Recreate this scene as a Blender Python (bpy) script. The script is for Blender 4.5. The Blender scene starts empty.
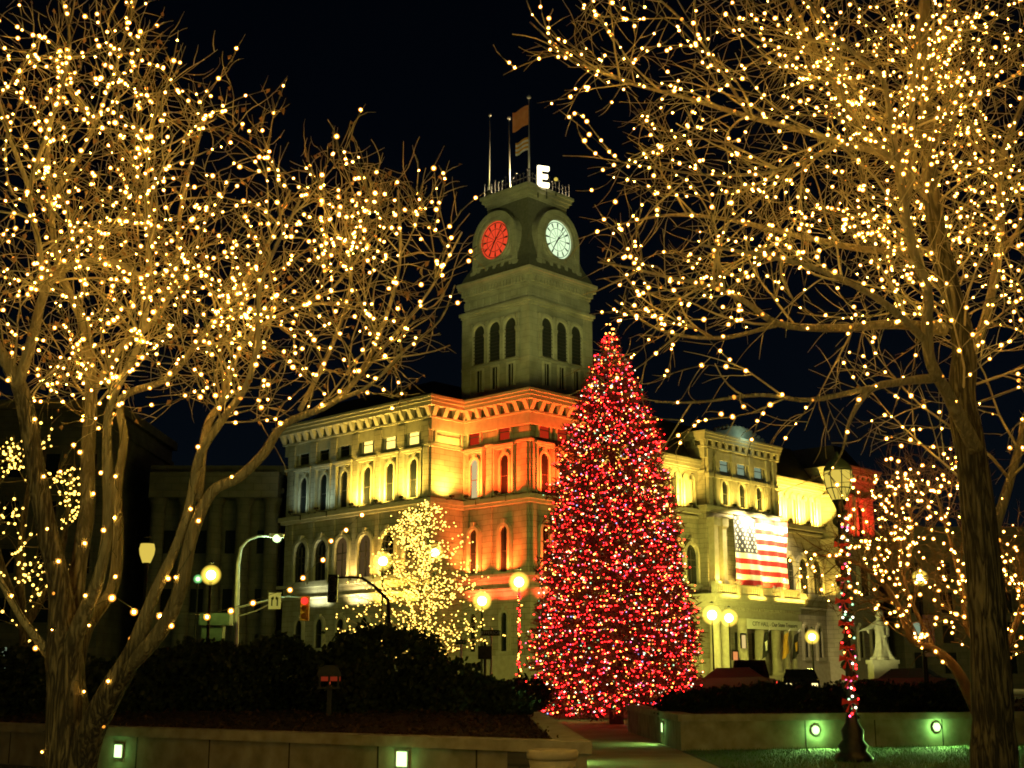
import bpy, math, random
from mathutils import Vector, Matrix, noise
R = math.radians
sc = bpy.context.scene
COL = sc.collection
FPX = 1297.0
TH = math.atan(296 / 1297)
EYE = 1.6

def P(px, py, Y):                      # a sight line of the photograph cut at a chosen distance
    a = (px - 512) / FPX; b = (384 - py) / FPX
    dy = math.cos(TH) - b * math.sin(TH); dz = math.sin(TH) + b * math.cos(TH)
    s = Y / dy
    return Vector((a * s, Y, EYE + dz * s))

def proj(p):
    f = p.y * math.cos(TH) + (p.z - EYE) * math.sin(TH)
    if f < .1: return (-9999, -9999, f)
    u = -p.y * math.sin(TH) + (p.z - EYE) * math.cos(TH)
    return (512 + FPX * p.x / f, 384 - FPX * u / f, f)

# ------------------------------------------------------------------ materials
def new_mat(name):
    m = bpy.data.materials.new(name); m.use_nodes = True
    nt = m.node_tree; b = nt.nodes['Principled BSDF']
    return m, nt, b

def N(nt, t, **kw):
    n = nt.nodes.new(t)
    for k, v in kw.items():
        if k in n.inputs.keys(): n.inputs[k].default_value = v
        else: setattr(n, k, v)
    return n

def noisy(name, c1, c2, scale=4.0, rough=.8, bump=.2, detail=6, metallic=0, dist=.02, stretch=None):
    m, nt, b = new_mat(name)
    tc = N(nt, 'ShaderNodeTexCoord'); src = tc.outputs['Object']
    if stretch:
        mp = N(nt, 'ShaderNodeMapping'); mp.inputs['Scale'].default_value = stretch
        nt.links.new(src, mp.inputs['Vector']); src = mp.outputs['Vector']
    nz = N(nt, 'ShaderNodeTexNoise', Scale=scale, Detail=detail)
    nt.links.new(src, nz.inputs['Vector'])
    rp = N(nt, 'ShaderNodeValToRGB')
    rp.color_ramp.elements[0].position = .3; rp.color_ramp.elements[1].position = .7
    rp.color_ramp.elements[0].color = (*c1, 1); rp.color_ramp.elements[1].color = (*c2, 1)
    nt.links.new(nz.outputs['Fac'], rp.inputs['Fac'])
    nt.links.new(rp.outputs['Color'], b.inputs['Base Color'])
    b.inputs['Roughness'].default_value = rough; b.inputs['Metallic'].default_value = metallic
    if bump:
        bp = N(nt, 'ShaderNodeBump', Strength=bump, Distance=dist)
        nt.links.new(nz.outputs['Fac'], bp.inputs['Height']); nt.links.new(bp.outputs['Normal'], b.inputs['Normal'])
    return m

def stone_mat(name, c1, c2, cm, bw=1.1, rh=.42, mortar=.02, bump=.6):
    """coursed stone: the brick pattern runs along x+y (a wall runs along one of them) and z"""
    m, nt, b = new_mat(name)
    tc = N(nt, 'ShaderNodeTexCoord')
    sp = N(nt, 'ShaderNodeSeparateXYZ'); nt.links.new(tc.outputs['Object'], sp.inputs[0])
    ad = N(nt, 'ShaderNodeMath', operation='ADD'); nt.links.new(sp.outputs['X'], ad.inputs[0]); nt.links.new(sp.outputs['Y'], ad.inputs[1])
    cb = N(nt, 'ShaderNodeCombineXYZ'); nt.links.new(ad.outputs[0], cb.inputs['X']); nt.links.new(sp.outputs['Z'], cb.inputs['Y'])
    br = N(nt, 'ShaderNodeTexBrick')
    br.inputs['Color1'].default_value = (*c1, 1); br.inputs['Color2'].default_value = (*c2, 1); br.inputs['Mortar'].default_value = (*cm, 1)
    br.inputs['Scale'].default_value = 1; br.inputs['Brick Width'].default_value = bw; br.inputs['Row Height'].default_value = rh
    br.inputs['Mortar Size'].default_value = mortar; br.inputs['Mortar Smooth'].default_value = .2
    nt.links.new(cb.outputs[0], br.inputs['Vector'])
    nz = N(nt, 'ShaderNodeTexNoise', Scale=.7, Detail=8); nt.links.new(tc.outputs['Object'], nz.inputs['Vector'])
    nz2 = N(nt, 'ShaderNodeTexNoise', Scale=9, Detail=4); nt.links.new(tc.outputs['Object'], nz2.inputs['Vector'])
    mr = N(nt, 'ShaderNodeMapRange'); mr.inputs['From Min'].default_value = .3; mr.inputs['From Max'].default_value = .7
    mr.inputs['To Min'].default_value = .62; mr.inputs['To Max'].default_value = 1.1
    nt.links.new(nz.outputs['Fac'], mr.inputs['Value'])
    mx = N(nt, 'ShaderNodeMix', data_type='RGBA', blend_type='MULTIPLY'); mx.inputs['Factor'].default_value = 1
    nt.links.new(br.outputs['Color'], mx.inputs[6]); nt.links.new(mr.outputs[0], mx.inputs[7])
    nt.links.new(mx.outputs[2], b.inputs['Base Color']); b.inputs['Roughness'].default_value = .85
    ma = N(nt, 'ShaderNodeMath', operation='MULTIPLY_ADD'); ma.inputs[1].default_value = -1.0
    nt.links.new(br.outputs['Fac'], ma.inputs[0]); nt.links.new(nz2.outputs['Fac'], ma.inputs[2])
    bp = N(nt, 'ShaderNodeBump', Strength=bump, Distance=.03)
    nt.links.new(ma.outputs[0], bp.inputs['Height']); nt.links.new(bp.outputs['Normal'], b.inputs['Normal'])
    return m

def flat(name, c, rough=.6, metallic=0, spec=None):
    m, nt, b = new_mat(name)
    b.inputs['Base Color'].default_value = (*c, 1); b.inputs['Roughness'].default_value = rough; b.inputs['Metallic'].default_value = metallic
    return m

def glow(name, c, s, sampling='AUTO'):
    m = bpy.data.materials.new(name); m.use_nodes = True
    nt = m.node_tree; nt.nodes.clear()
    e = N(nt, 'ShaderNodeEmission', Strength=s); e.inputs['Color'].default_value = (*c, 1)
    o = N(nt, 'ShaderNodeOutputMaterial'); nt.links.new(e.outputs[0], o.inputs['Surface'])
    m.cycles.emission_sampling = sampling
    return m

M = {}
M['stone'] = stone_mat('limestone', (.40, .36, .29), (.36, .32, .26), (.20, .18, .15))
M['trim'] = noisy('carved_stone', (.34, .31, .25), (.44, .40, .33), 3, .8, .25)
M['tower'] = stone_mat('tower_stone', (.34, .31, .26), (.30, .28, .23), (.20, .18, .15), 1.2, .5, .012, .35)
M['dark_stone'] = stone_mat('dark_stone', (.11, .10, .085), (.09, .085, .075), (.05, .05, .045), 1.4, .6, .02)
M['roof'] = noisy('slate_roof', (.03, .03, .035), (.06, .06, .065), 6, .6, .3)
M['clockroof'] = noisy('slate_tower', (.09, .085, .07), (.14, .13, .105), 5, .7, .3)
M['glass'] = flat('dark_glass', (.012, .014, .016), .08)
M['void'] = flat('dark_louvre', (.02, .02, .02), .7)
M['louvre'] = noisy('louvre_slat', (.025, .022, .018), (.045, .04, .035), 8, .7, .1)
M['concrete'] = noisy('planter_concrete', (.19, .17, .13), (.40, .36, .28), 2.6, .85, .35)
M['cap'] = noisy('cap_concrete', (.25, .23, .18), (.45, .41, .33), 3.5, .8, .3)
M['mulch'] = noisy('bark_mulch', (.022, .011, .007), (.06, .03, .018), 26, .95, 1.0, dist=.06)
M['mulch2'] = noisy('dry_mulch', (.04, .022, .013), (.10, .052, .03), 12, .95, .3)
def bark_mat(name, dark, mid, pale, lo, hi):
    """furrowed bark, kept dark on thick stems; bulb light put into the paler thin ones"""
    m, nt, b = new_mat(name)
    tc = N(nt, 'ShaderNodeTexCoord'); mp = N(nt, 'ShaderNodeMapping'); mp.inputs['Scale'].default_value = (1, 1, .16)
    nt.links.new(tc.outputs['Object'], mp.inputs['Vector'])
    nz = N(nt, 'ShaderNodeTexNoise', Scale=24, Detail=7); nt.links.new(mp.outputs[0], nz.inputs['Vector'])
    mp2 = N(nt, 'ShaderNodeMapping'); mp2.inputs['Scale'].default_value = (1, 1, .10); nt.links.new(tc.outputs['Object'], mp2.inputs['Vector'])
    n2 = N(nt, 'ShaderNodeTexNoise', Scale=15, Detail=3, Distortion=.8); nt.links.new(mp2.outputs[0], n2.inputs['Vector'])
    su = N(nt, 'ShaderNodeMath', operation='SUBTRACT'); su.inputs[1].default_value = .5; nt.links.new(n2.outputs['Fac'], su.inputs[0])
    ab = N(nt, 'ShaderNodeMath', operation='ABSOLUTE'); nt.links.new(su.outputs[0], ab.inputs[0])
    cr = N(nt, 'ShaderNodeMapRange'); cr.inputs['From Max'].default_value = .13; nt.links.new(ab.outputs[0], cr.inputs['Value'])
    n3 = N(nt, 'ShaderNodeTexNoise', Scale=2.2, Detail=4); nt.links.new(tc.outputs['Object'], n3.inputs['Vector'])
    h0 = N(nt, 'ShaderNodeMath', operation='MULTIPLY'); nt.links.new(cr.outputs[0], h0.inputs[0]); nt.links.new(nz.outputs['Fac'], h0.inputs[1])
    hm = N(nt, 'ShaderNodeMath', operation='MULTIPLY'); nt.links.new(h0.outputs[0], hm.inputs[0])
    m3 = N(nt, 'ShaderNodeMapRange'); m3.inputs['From Min'].default_value = .3; m3.inputs['From Max'].default_value = .65; m3.inputs['To Min'].default_value = .45; m3.inputs['To Max'].default_value = 1.4; nt.links.new(n3.outputs['Fac'], m3.inputs['Value']); nt.links.new(m3.outputs[0], hm.inputs[1])
    rp = N(nt, 'ShaderNodeValToRGB'); rp.color_ramp.elements[0].position = .08; rp.color_ramp.elements[1].position = .62
    rp.color_ramp.elements[0].color = (*dark, 1); rp.color_ramp.elements[1].color = (*mid, 1); nt.links.new(hm.outputs[0], rp.inputs['Fac'])
    at = N(nt, 'ShaderNodeAttribute'); at.attribute_name = 'girth'
    mr = N(nt, 'ShaderNodeMapRange'); mr.inputs['From Min'].default_value = lo; mr.inputs['From Max'].default_value = hi; nt.links.new(at.outputs['Fac'], mr.inputs['Value'])
    r2 = N(nt, 'ShaderNodeValToRGB'); r2.color_ramp.elements[0].position = .3; r2.color_ramp.elements[1].position = .7
    r2.color_ramp.elements[0].color = (*[c * .5 for c in pale], 1); r2.color_ramp.elements[1].color = (*pale, 1); nt.links.new(nz.outputs['Fac'], r2.inputs['Fac'])
    mx = N(nt, 'ShaderNodeMix', data_type='RGBA'); nt.links.new(mr.outputs[0], mx.inputs['Factor']); nt.links.new(r2.outputs[0], mx.inputs[6]); nt.links.new(rp.outputs[0], mx.inputs[7])
    nt.links.new(mx.outputs[2], b.inputs['Base Color']); b.inputs['Roughness'].default_value = .92
    bp = N(nt, 'ShaderNodeBump', Strength=1, Distance=.05); nt.links.new(hm.outputs[0], bp.inputs['Height']); nt.links.new(bp.outputs[0], b.inputs['Normal'])
    return m
M['bark_grey'] = bark_mat('grey_tree_bark', (.014, .011, .007), (.16, .13, .08), (.46, .39, .24), .025, .10)
M['bark_furrowed'] = bark_mat('furrowed_tree_bark', (.008, .007, .005), (.14, .115, .07), (.36, .30, .19), .03, .12)
M['bark'] = noisy('grey_bark', (.022, .017, .011), (.17, .14, .09), 26, .9, 1.0, dist=.03, stretch=(1, 1, .22))
M['bark2'] = noisy('furrowed_bark', (.012, .010, .007), (.12, .10, .065), 26, .95, 1.0, dist=.05, stretch=(1, 1, .14))
M['twig'] = noisy('twig_bark', (.15, .10, .05), (.48, .42, .26), 1.6, .85, .2)
M['redlit_bark'] = noisy('red_lit_bark', (.05, .025, .015), (.13, .065, .035), 12, .9, .7, stretch=(1, 1, .3))  # red light on the small tree put into its bark colour
M['dryleaf'] = noisy('dry_leaf', (.16, .08, .03), (.28, .15, .06), 5, .8, 0)
M['hedge'] = noisy('hedge_leaf', (.012, .022, .010), (.035, .055, .02), 3, .5, 0)
M['needle'] = noisy('fir_needle', (.09, .07, .04), (.16, .115, .07), 3, .7, 0)
M['wood'] = noisy('fir_trunk', (.06, .04, .025), (.12, .08, .05), 9, .9, .5)
M['asphalt'] = noisy('asphalt', (.035, .035, .036), (.06, .06, .06), 20, .85, .3)
M['ground'] = noisy('plaza_ground', (.10, .09, .075), (.17, .15, .12), 3, .9, .3)
M['lawn'] = noisy('lawn_soil', (.02, .03, .012), (.035, .05, .02), 8, .95, .4)
M['grass'] = noisy('grass_blade', (.035, .075, .018), (.07, .13, .03), 2, .6, 0)
M['paver'] = stone_mat('brick_paver', (.36, .28, .20), (.31, .24, .17), (.18, .14, .10), .22, .11, .008, .4)
M['iron'] = noisy('black_iron', (.012, .012, .012), (.025, .025, .024), 12, .45, .15, metallic=.6)
M['steel'] = noisy('galvanised_steel', (.35, .35, .33), (.45, .45, .42), 6, .5, .1, metallic=.3)
M['grnmetal'] = noisy('green_metal', (.05, .10, .08), (.08, .14, .11), 6, .5, .1)
M['marble'] = noisy('white_marble', (.55, .53, .46), (.72, .70, .63), 4, .6, .3)
M['pot'] = noisy('cast_stone', (.42, .36, .26), (.55, .48, .36), 8, .8, .3)
M['wire'] = flat('green_wire', (.02, .03, .015), .6)
M['white'] = flat('white_paint', (.75, .74, .7), .6)
M['red'] = flat('red_cloth', (.34, .010, .015), .8)
M['blue'] = flat('navy_cloth', (.02, .025, .06), .8)
M['blackcloth'] = flat('black_cloth', (.012, .012, .014), .85)
M['yellowcloth'] = flat('yellow_cloth', (.65, .36, .05), .8)
M['orangecloth'] = noisy('orange_cloth', (.7, .25, .07), (.8, .38, .15), 2, .8, 0)
M['letter'] = flat('dark_lettering', (.015, .02, .012), .7)
M['signgreen'] = flat('sign_green', (.01, .16, .08), .5)
M['carpaint'] = flat('dark_car_paint', (.02, .018, .02), .25, .3)
M['carlight'] = flat('silver_car_paint', (.10, .10, .10), .3, .4)
M['tyre'] = flat('tyre_rubber', (.015, .015, .015), .9)
M['ribbon'] = flat('red_ribbon', (.55, .015, .02), .6)
M['garland'] = noisy('garland_green', (.01, .02, .01), (.025, .04, .015), 8, .8, 0)
# things that give off light
M['warm'] = glow('warm_bulb', (1, .55, .075), 155)
def halo_shell(name, c, s):
    """lamp glare modelled as a see-through glowing shell, brightest where seen face on"""
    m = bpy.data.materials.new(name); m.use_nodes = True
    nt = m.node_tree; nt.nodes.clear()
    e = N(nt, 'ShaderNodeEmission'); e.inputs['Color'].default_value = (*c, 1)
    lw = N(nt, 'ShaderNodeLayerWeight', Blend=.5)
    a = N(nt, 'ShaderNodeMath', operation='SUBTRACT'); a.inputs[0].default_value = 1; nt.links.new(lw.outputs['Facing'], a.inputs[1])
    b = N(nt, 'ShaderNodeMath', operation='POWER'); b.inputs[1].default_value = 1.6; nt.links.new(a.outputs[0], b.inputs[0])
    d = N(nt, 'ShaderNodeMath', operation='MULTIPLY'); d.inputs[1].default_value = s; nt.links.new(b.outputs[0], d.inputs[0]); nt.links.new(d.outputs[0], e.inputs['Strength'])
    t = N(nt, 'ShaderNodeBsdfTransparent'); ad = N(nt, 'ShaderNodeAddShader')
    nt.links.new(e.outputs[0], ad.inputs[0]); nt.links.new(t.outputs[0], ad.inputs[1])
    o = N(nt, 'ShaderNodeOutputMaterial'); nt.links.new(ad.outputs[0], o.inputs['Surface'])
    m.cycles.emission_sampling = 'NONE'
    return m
M['warm_halo'] = halo_shell('warm_halo_shell', (1, .34, .035), 1.9)
M['sodium_halo'] = halo_shell('sodium_halo_shell', (1, .70, .08), 1.1)
M['mercury_halo'] = halo_shell('mercury_halo_shell', (.3, 1, .3), .5)
M['warm_far'] = glow('pale_warm_bulb', (1, .58, .09), 6)
M['b_red'] = glow('red_bulb', (1, .012, .012), 14)
M['b_amber'] = glow('amber_bulb', (1, .34, .05), 13)
M['b_white'] = glow('white_bulb', (1, .85, .55), 6)
M['b_pink'] = glow('pink_bulb', (1, .10, .26), 5)
M['b_blue'] = glow('blue_bulb', (.35, .45, 1), 2.5)
M['b_green'] = glow('green_bulb', (.45, 1, .5), 2.4)
M['lamp_sodium'] = glow('sodium_globe', (1, .86, .26), 14)
M['lamp_dim'] = glow('dim_globe', (1, .74, .11), .72)
M['lamp_mercury'] = glow('mercury_lens', (.62, 1, .36), 2.6)
M['clock_white'] = glow('clock_glass_white', (.76, 1.0, .60), 1.1)
M['clock_red'] = glow('clock_glass_red', (1, .075, .025), .8)
M['sign_lit'] = glow('letter_bulbs', (1, .86, .5), 4)
M['win_amber'] = glow('lit_window_amber', (1, .72, .15), 2.0)
M['win_room'] = glow('lit_room', (1, .78, .35), .6)
M['win_dimroom'] = glow('dim_room', (1, .6, .2), .07)
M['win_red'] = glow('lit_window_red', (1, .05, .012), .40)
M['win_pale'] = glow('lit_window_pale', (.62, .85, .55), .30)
M['sig_red'] = glow('signal_red', (1, .03, .02), 2.0)
M['tail'] = glow('tail_light', (1, .06, .03), 1.6)
M['head'] = glow('head_light', (1, .8, .3), 2.5)
M['redbox'] = glow('red_lamp_panel', (1, .10, .03), .16)
M['signlens'] = glow('lit_notice', (1, .72, .25), .8)
M['signorange'] = glow('lit_notice_orange', (1, .35, .10), .8)

# ------------------------------------------------------------------ mesh building
class MB:
    def __init__(s): s.v = []; s.f = []; s.mi = []; s.smooth = []; s.girth = None
    def add(s, vs, fs, mi=0, sm=False, xf=None):
        o = len(s.v)
        s.v.extend([tuple(xf(*v)) if xf else tuple(v) for v in vs])
        for f in fs:
            s.f.append(tuple(i + o for i in f)); s.mi.append(mi); s.smooth.append(sm)
        return s
    def box(s, x0, x1, y0, y1, z0, z1, mi=0, xf=None):
        vs = [(x0, y0, z0), (x1, y0, z0), (x1, y1, z0), (x0, y1, z0), (x0, y0, z1), (x1, y0, z1), (x1, y1, z1), (x0, y1, z1)]
        return s.add(vs, [(0, 3, 2, 1), (4, 5, 6, 7), (0, 1, 5, 4), (1, 2, 6, 5), (2, 3, 7, 6), (3, 0, 4, 7)], mi, False, xf)
    def prism(s, poly, d0, d1, mi=0, xf=None):          # poly in (s,z), thickness along d
        n = len(poly)
        vs = [(p[0], d0, p[1]) for p in poly] + [(p[0], d1, p[1]) for p in poly]
        fs = [tuple(range(n)), tuple(range(2 * n - 1, n - 1, -1))] + [(i, (i + 1) % n, n + (i + 1) % n, n + i) for i in range(n)]
        return s.add(vs, fs, mi, False, xf)
    def ring(s, outer, inner, d0, d1, mi=0, xf=None):
        n = len(outer)
        vs = [(p[0], d0, p[1]) for p in outer] + [(p[0], d0, p[1]) for p in inner] + [(p[0], d1, p[1]) for p in outer] + [(p[0], d1, p[1]) for p in inner]
        fs = []
        for i in range(n):
            j = (i + 1) % n
            fs += [(i, j, n + j, n + i), (2 * n + i, 3 * n + i, 3 * n + j, 2 * n + j), (i, 2 * n + i, 2 * n + j, j), (n + i, n + j, 3 * n + j, 3 * n + i)]
        return s.add(vs, fs, mi, False, xf)
    def tube(s, pts, rad, n=6, mi=0, cap=True):
        o = len(s.v); pts = [Vector(p) for p in pts]
        if not hasattr(rad, '__len__'): rad = [rad] * len(pts)
        ref = None
        for i, p in enumerate(pts):
            t = (pts[min(i + 1, len(pts) - 1)] - pts[max(i - 1, 0)])
            if t.length < 1e-9: t = Vector((0, 0, 1))
            t.normalize()
            if ref is None:
                ref = t.cross(Vector((0, 0, 1)) if abs(t.z) < .9 else Vector((1, 0, 0))).normalized()
            else:
                ref = (ref - t * ref.dot(t))
                if ref.length < 1e-6: ref = t.orthogonal()
                ref.normalize()
            b = t.cross(ref)
            for k in range(n):
                a = 2 * math.pi * k / n
                s.v.append(tuple(p + (ref * math.cos(a) + b * math.sin(a)) * rad[i]))
                if s.girth is not None: s.girth.append(rad[i])
        for i in range(len(pts) - 1):
            for k in range(n):
                s.f.append((o + i * n + k, o + i * n + (k + 1) % n, o + (i + 1) * n + (k + 1) % n, o + (i + 1) * n + k)); s.mi.append(mi[i] if isinstance(mi, list) else mi); s.smooth.append(True)
        if isinstance(mi, list): mi = mi[-1]
        if cap and n > 3:
            s.f.append(tuple(o + k for k in reversed(range(n)))); s.mi.append(mi); s.smooth.append(False)
            e = o + (len(pts) - 1) * n
            s.f.append(tuple(e + k for k in range(n))); s.mi.append(mi); s.smooth.append(False)
        return s
    def lathe(s, prof, c=(0, 0, 0), n=16, mi=0, sm=True, flute=0, fl=0):
        o = len(s.v)
        for (r, z) in prof:
            for k in range(n):
                a = 2 * math.pi * k / n
                rr = r * (1 + (flute * math.cos(a * fl) if fl else 0))
                s.v.append((c[0] + rr * math.cos(a), c[1] + rr * math.sin(a), c[2] + z))
        for i in range(len(prof) - 1):
            for k in range(n):
                s.f.append((o + i * n + k, o + i * n + (k + 1) % n, o + (i + 1) * n + (k + 1) % n, o + (i + 1) * n + k)); s.mi.append(mi); s.smooth.append(sm)
        s.f.append(tuple(o + k for k in reversed(range(n)))); s.mi.append(mi); s.smooth.append(False)
        e = o + (len(prof) - 1) * n
        s.f.append(tuple(e + k for k in range(n))); s.mi.append(mi); s.smooth.append(False)
        return s
    def ball(s, c, r, mi=0, n=1):
        V, F = ICO[n]; o = len(s.v)
        s.v.extend([(c[0] + v[0] * r, c[1] + v[1] * r, c[2] + v[2] * r) for v in V])
        for f in F: s.f.append((f[0] + o, f[1] + o, f[2] + o)); s.mi.append(mi); s.smooth.append(True)
        return s
    def build(s, name, mats, parent=None, loc=(0, 0, 0), rz=0):
        me = bpy.data.meshes.new(name); me.from_pydata(s.v, [], s.f)
        if not isinstance(mats, (list, tuple)): mats = [mats]
        for m in mats: me.materials.append(m)
        me.polygons.foreach_set('material_index', s.mi); me.polygons.foreach_set('use_smooth', s.smooth)
        me.update()
        if s.girth: me.attributes.new('girth', 'FLOAT', 'POINT').data.foreach_set('value', s.girth)
        ob = bpy.data.objects.new(name, me); COL.objects.link(ob)
        ob.location = loc; ob.rotation_euler = (0, 0, rz)
        if parent is not None: ob.parent = parent
        return ob

def _ico():
    out = {}
    t = (1 + 5 ** .5) / 2
    v = [Vector(p).normalized() for p in [(-1, t, 0), (1, t, 0), (-1, -t, 0), (1, -t, 0), (0, -1, t), (0, 1, t), (0, -1, -t), (0, 1, -t), (t, 0, -1), (t, 0, 1), (-t, 0, -1), (-t, 0, 1)]]
    f = [(0, 11, 5), (0, 5, 1), (0, 1, 7), (0, 7, 10), (0, 10, 11), (1, 5, 9), (5, 11, 4), (11, 10, 2), (10, 7, 6), (7, 1, 8), (3, 9, 4), (3, 4, 2), (3, 2, 6), (3, 6, 8), (3, 8, 9), (4, 9, 5), (2, 4, 11), (6, 2, 10), (8, 6, 7), (9, 8, 1)]
    out[1] = ([tuple(p) for p in v], f)
    for lv in (2, 3):
        vv = [Vector(p) for p in out[lv - 1][0]]; cache = {}; nf = []
        def mid(a, b):
            k = (min(a, b), max(a, b))
            if k not in cache:
                vv.append(((vv[a] + vv[b]) / 2).normalized()); cache[k] = len(vv) - 1
            return cache[k]
        for a, b, c in out[lv - 1][1]:
            ab, bc, ca = mid(a, b), mid(b, c), mid(c, a)
            nf += [(a, ab, ca), (b, bc, ab), (c, ca, bc), (ab, bc, ca)]
        out[lv] = ([tuple(p) for p in vv], nf)
    return out
ICO = _ico()

def tag(o, label, cat, group=None, kind=None):
    o['label'] = label; o['category'] = cat
    if group: o['group'] = group
    if kind: o['kind'] = kind
    return o
def thing(name, label, cat, loc=(0, 0, 0), rz=0, group=None):
    o = bpy.data.objects.new(name, None); COL.objects.link(o); o.empty_display_size = .2
    o.location = loc; o.rotation_euler = (0, 0, rz)
    return tag(o, label, cat, group)
def struct(name, mb, m):
    o = mb.build(name, m); o['kind'] = 'structure'; return o
def copy_part(o, parent, loc=None, rz=None):
    c = o.copy(); COL.objects.link(c); c.parent = parent
    if loc is not None: c.location = loc
    if rz is not None: c.rotation_euler = (0, 0, rz)
    for ch in o.children:
        d = ch.copy(); COL.objects.link(d); d.parent = c
    return c
def copy_thing(o, loc, rz, label):
    r = o.copy(); COL.objects.link(r); r.location = loc; r.rotation_euler = (0, 0, rz); r['label'] = label
    for ch in list(o.children): copy_part(ch, r)
    return r
def light(kind, loc, energy, color, parent=None, size=.3, sizey=None, target=None, spot=None, name='lamp_light', spread=None):
    L = bpy.data.lights.new(name, kind); L.energy = energy; L.color = color
    if kind == 'POINT': L.shadow_soft_size = size
    if kind == 'SPOT': L.shadow_soft_size = size; L.spot_size = R(spot or 60); L.spot_blend = .6
    if kind == 'AREA':
        L.size = size
        if sizey: L.shape = 'RECTANGLE'; L.size_y = sizey
        if spread: L.spread = R(spread)
    o = bpy.data.objects.new(name, L); COL.objects.link(o); o.location = loc
    if target is not None:
        o.rotation_euler = (Vector(target) - Vector(loc)).to_track_quat('-Z', 'Y').to_euler()
    if parent is not None: o.parent = parent
    return o
def text(name, s, size, mat, parent, loc, rot, ext=.01, align='CENTER'):
    c = bpy.data.curves.new(name, 'FONT'); c.body = s; c.size = size; c.extrude = ext; c.align_x = align; c.align_y = 'CENTER'
    c.materials.append(mat)
    tmp = bpy.data.objects.new('tmp', c); COL.objects.link(tmp); bpy.context.view_layer.update()
    me = bpy.data.meshes.new_from_object(tmp.evaluated_get(bpy.context.evaluated_depsgraph_get()))
    bpy.data.objects.remove(tmp); me.materials.clear(); me.materials.append(mat)
    o = bpy.data.objects.new(name, me); COL.objects.link(o); o.location = loc; o.rotation_euler = rot; o.parent = parent
    return o

# ------------------------------------------------------------------ ground, road, paths
struct('ground', MB().box(-1500, 1500, -60, 3000, -.6, 0), M['ground'])
struct('street', MB().box(-200, 200, 57.7, 74, .004, .70), M['asphalt'])
kb = MB()
for y in (57.7, 74): kb.box(-200, 200, y - (.3 if y < 60 else 0), y + (0 if y < 60 else .3), .004, .83)
struct('kerb', kb, M['cap'])
struct('pavement', MB().box(-200, 200, 74.3, 160, .004, .82), M['concrete'])
struct('path', MB().box(1.06, 3.86, -4, 45, .004, .008), M['paver'])
struct('lawn', MB().box(3.9, 26, -4, 38, .004, .012), M['lawn'])

# ------------------------------------------------------------------ city hall
HALL = (1.3, 95.0, 0.0); HA = R(46)
hall = thing('city_hall', 'large floodlit stone city hall with corner clock tower behind the Christmas tree', 'city hall', HALL, HA)
HM = Matrix.Translation(HALL) @ Matrix.Rotation(HA, 4, 'Z')
def HW(x, y, z): return HM @ Vector((x, y, z))

def fR(c): return lambda s, d, z: (s, c - d, z)          # a face looking along -y: s along x
def fL(c): return lambda s, d, z: (c - d, s, z)          # a face looking along -x: s along y
def arch(w, h, n=10):
    r = w / 2
    return [(-r, 0), (r, 0)] + [(r * math.cos(math.pi * k / n), h - r + r * math.sin(math.pi * k / n)) for k in range(n + 1)]
def rect(w, h): return [(-w / 2, 0), (w / 2, 0), (w / 2, h), (-w / 2, h)]
def grow_poly(fn, w, h, e): return [(x, z) for x, z in fn(w + 2 * e, h + e)]
_fw = lambda s, d, z: (s, -d, z)
def window_proto(w, h, round_top=True, sur=.22, dep=.24, pane=None, mull=0, sill=True, boxed=False):
    fn = arch if round_top else rect
    fr = MB()
    fr.ring(grow_poly(fn, w, h, sur), fn(w, h), 0, dep, 0, _fw)
    fr.ring(grow_poly(fn, w, h, sur * 1.35), grow_poly(fn, w, h, sur * .98), .004, dep * .55, 0, _fw)
    if sill: fr.box(-w / 2 - sur * 1.6, w / 2 + sur * 1.6, 0, dep * 1.5, -.28, -.004, 0, _fw)
    if round_top: fr.prism([(-.14, h + sur * .6), (.14, h + sur * .6), (.2, h + sur * 2.0), (-.2, h + sur * 2.0)], .01, dep * 1.3, 0, _fw)
    if boxed:
        bx = lambda e: [(x, z - .02) for x, z in rect(w + e, h + e * .5)]
        fr.ring(bx(1.25), bx(.95), .002, .30, 0, _fw); fr.box(-w / 2 - .75, w / 2 + .75, .003, .42, h + .62, h + .78, 0, _fw)
    o = fr.build('window', M['trim'])
    p = MB()
    p.prism(fn(w - .006, h - .003), .012, .03, 0, _fw)
    if mull:
        for k in range(1, mull): p.box(-w / 2 + w * k / mull - .05, -w / 2 + w * k / mull + .05, .031, .11, .003, h * (.98 if not round_top else .86), 1, _fw)
        p.box(-w / 2 + .01, w / 2 - .01, .032, .1, h * .60, h * .60 + .09, 1, _fw)
    p.box(-w / 2 + .01, -w / 2 + .07, .033, .08, .004, h - (w / 2 if round_top else .05), 1, _fw)
    p.box(w / 2 - .07, w / 2 - .01, .033, .08, .004, h - (w / 2 if round_top else .05), 1, _fw)
    p.box(-w / 2 + .02, w / 2 - .02, .034, .07, h * .45, h * .45 + .06, 1, _fw)
    p.build('pane', [pane or M['glass'], M['louvre']], o)
    return o
used = set()
def put(proto, face, c, s, z, parent=None):
    loc = (s, c, z) if face == 'R' else (c, s, z)
    rz = 0 if face == 'R' else -math.pi / 2
    if proto.name not in used:
        used.add(proto.name); proto.parent = parent or hall; proto.location = loc; proto.rotation_euler = (0, 0, rz); return proto
    return copy_part(proto, parent or hall, loc, rz)

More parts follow.
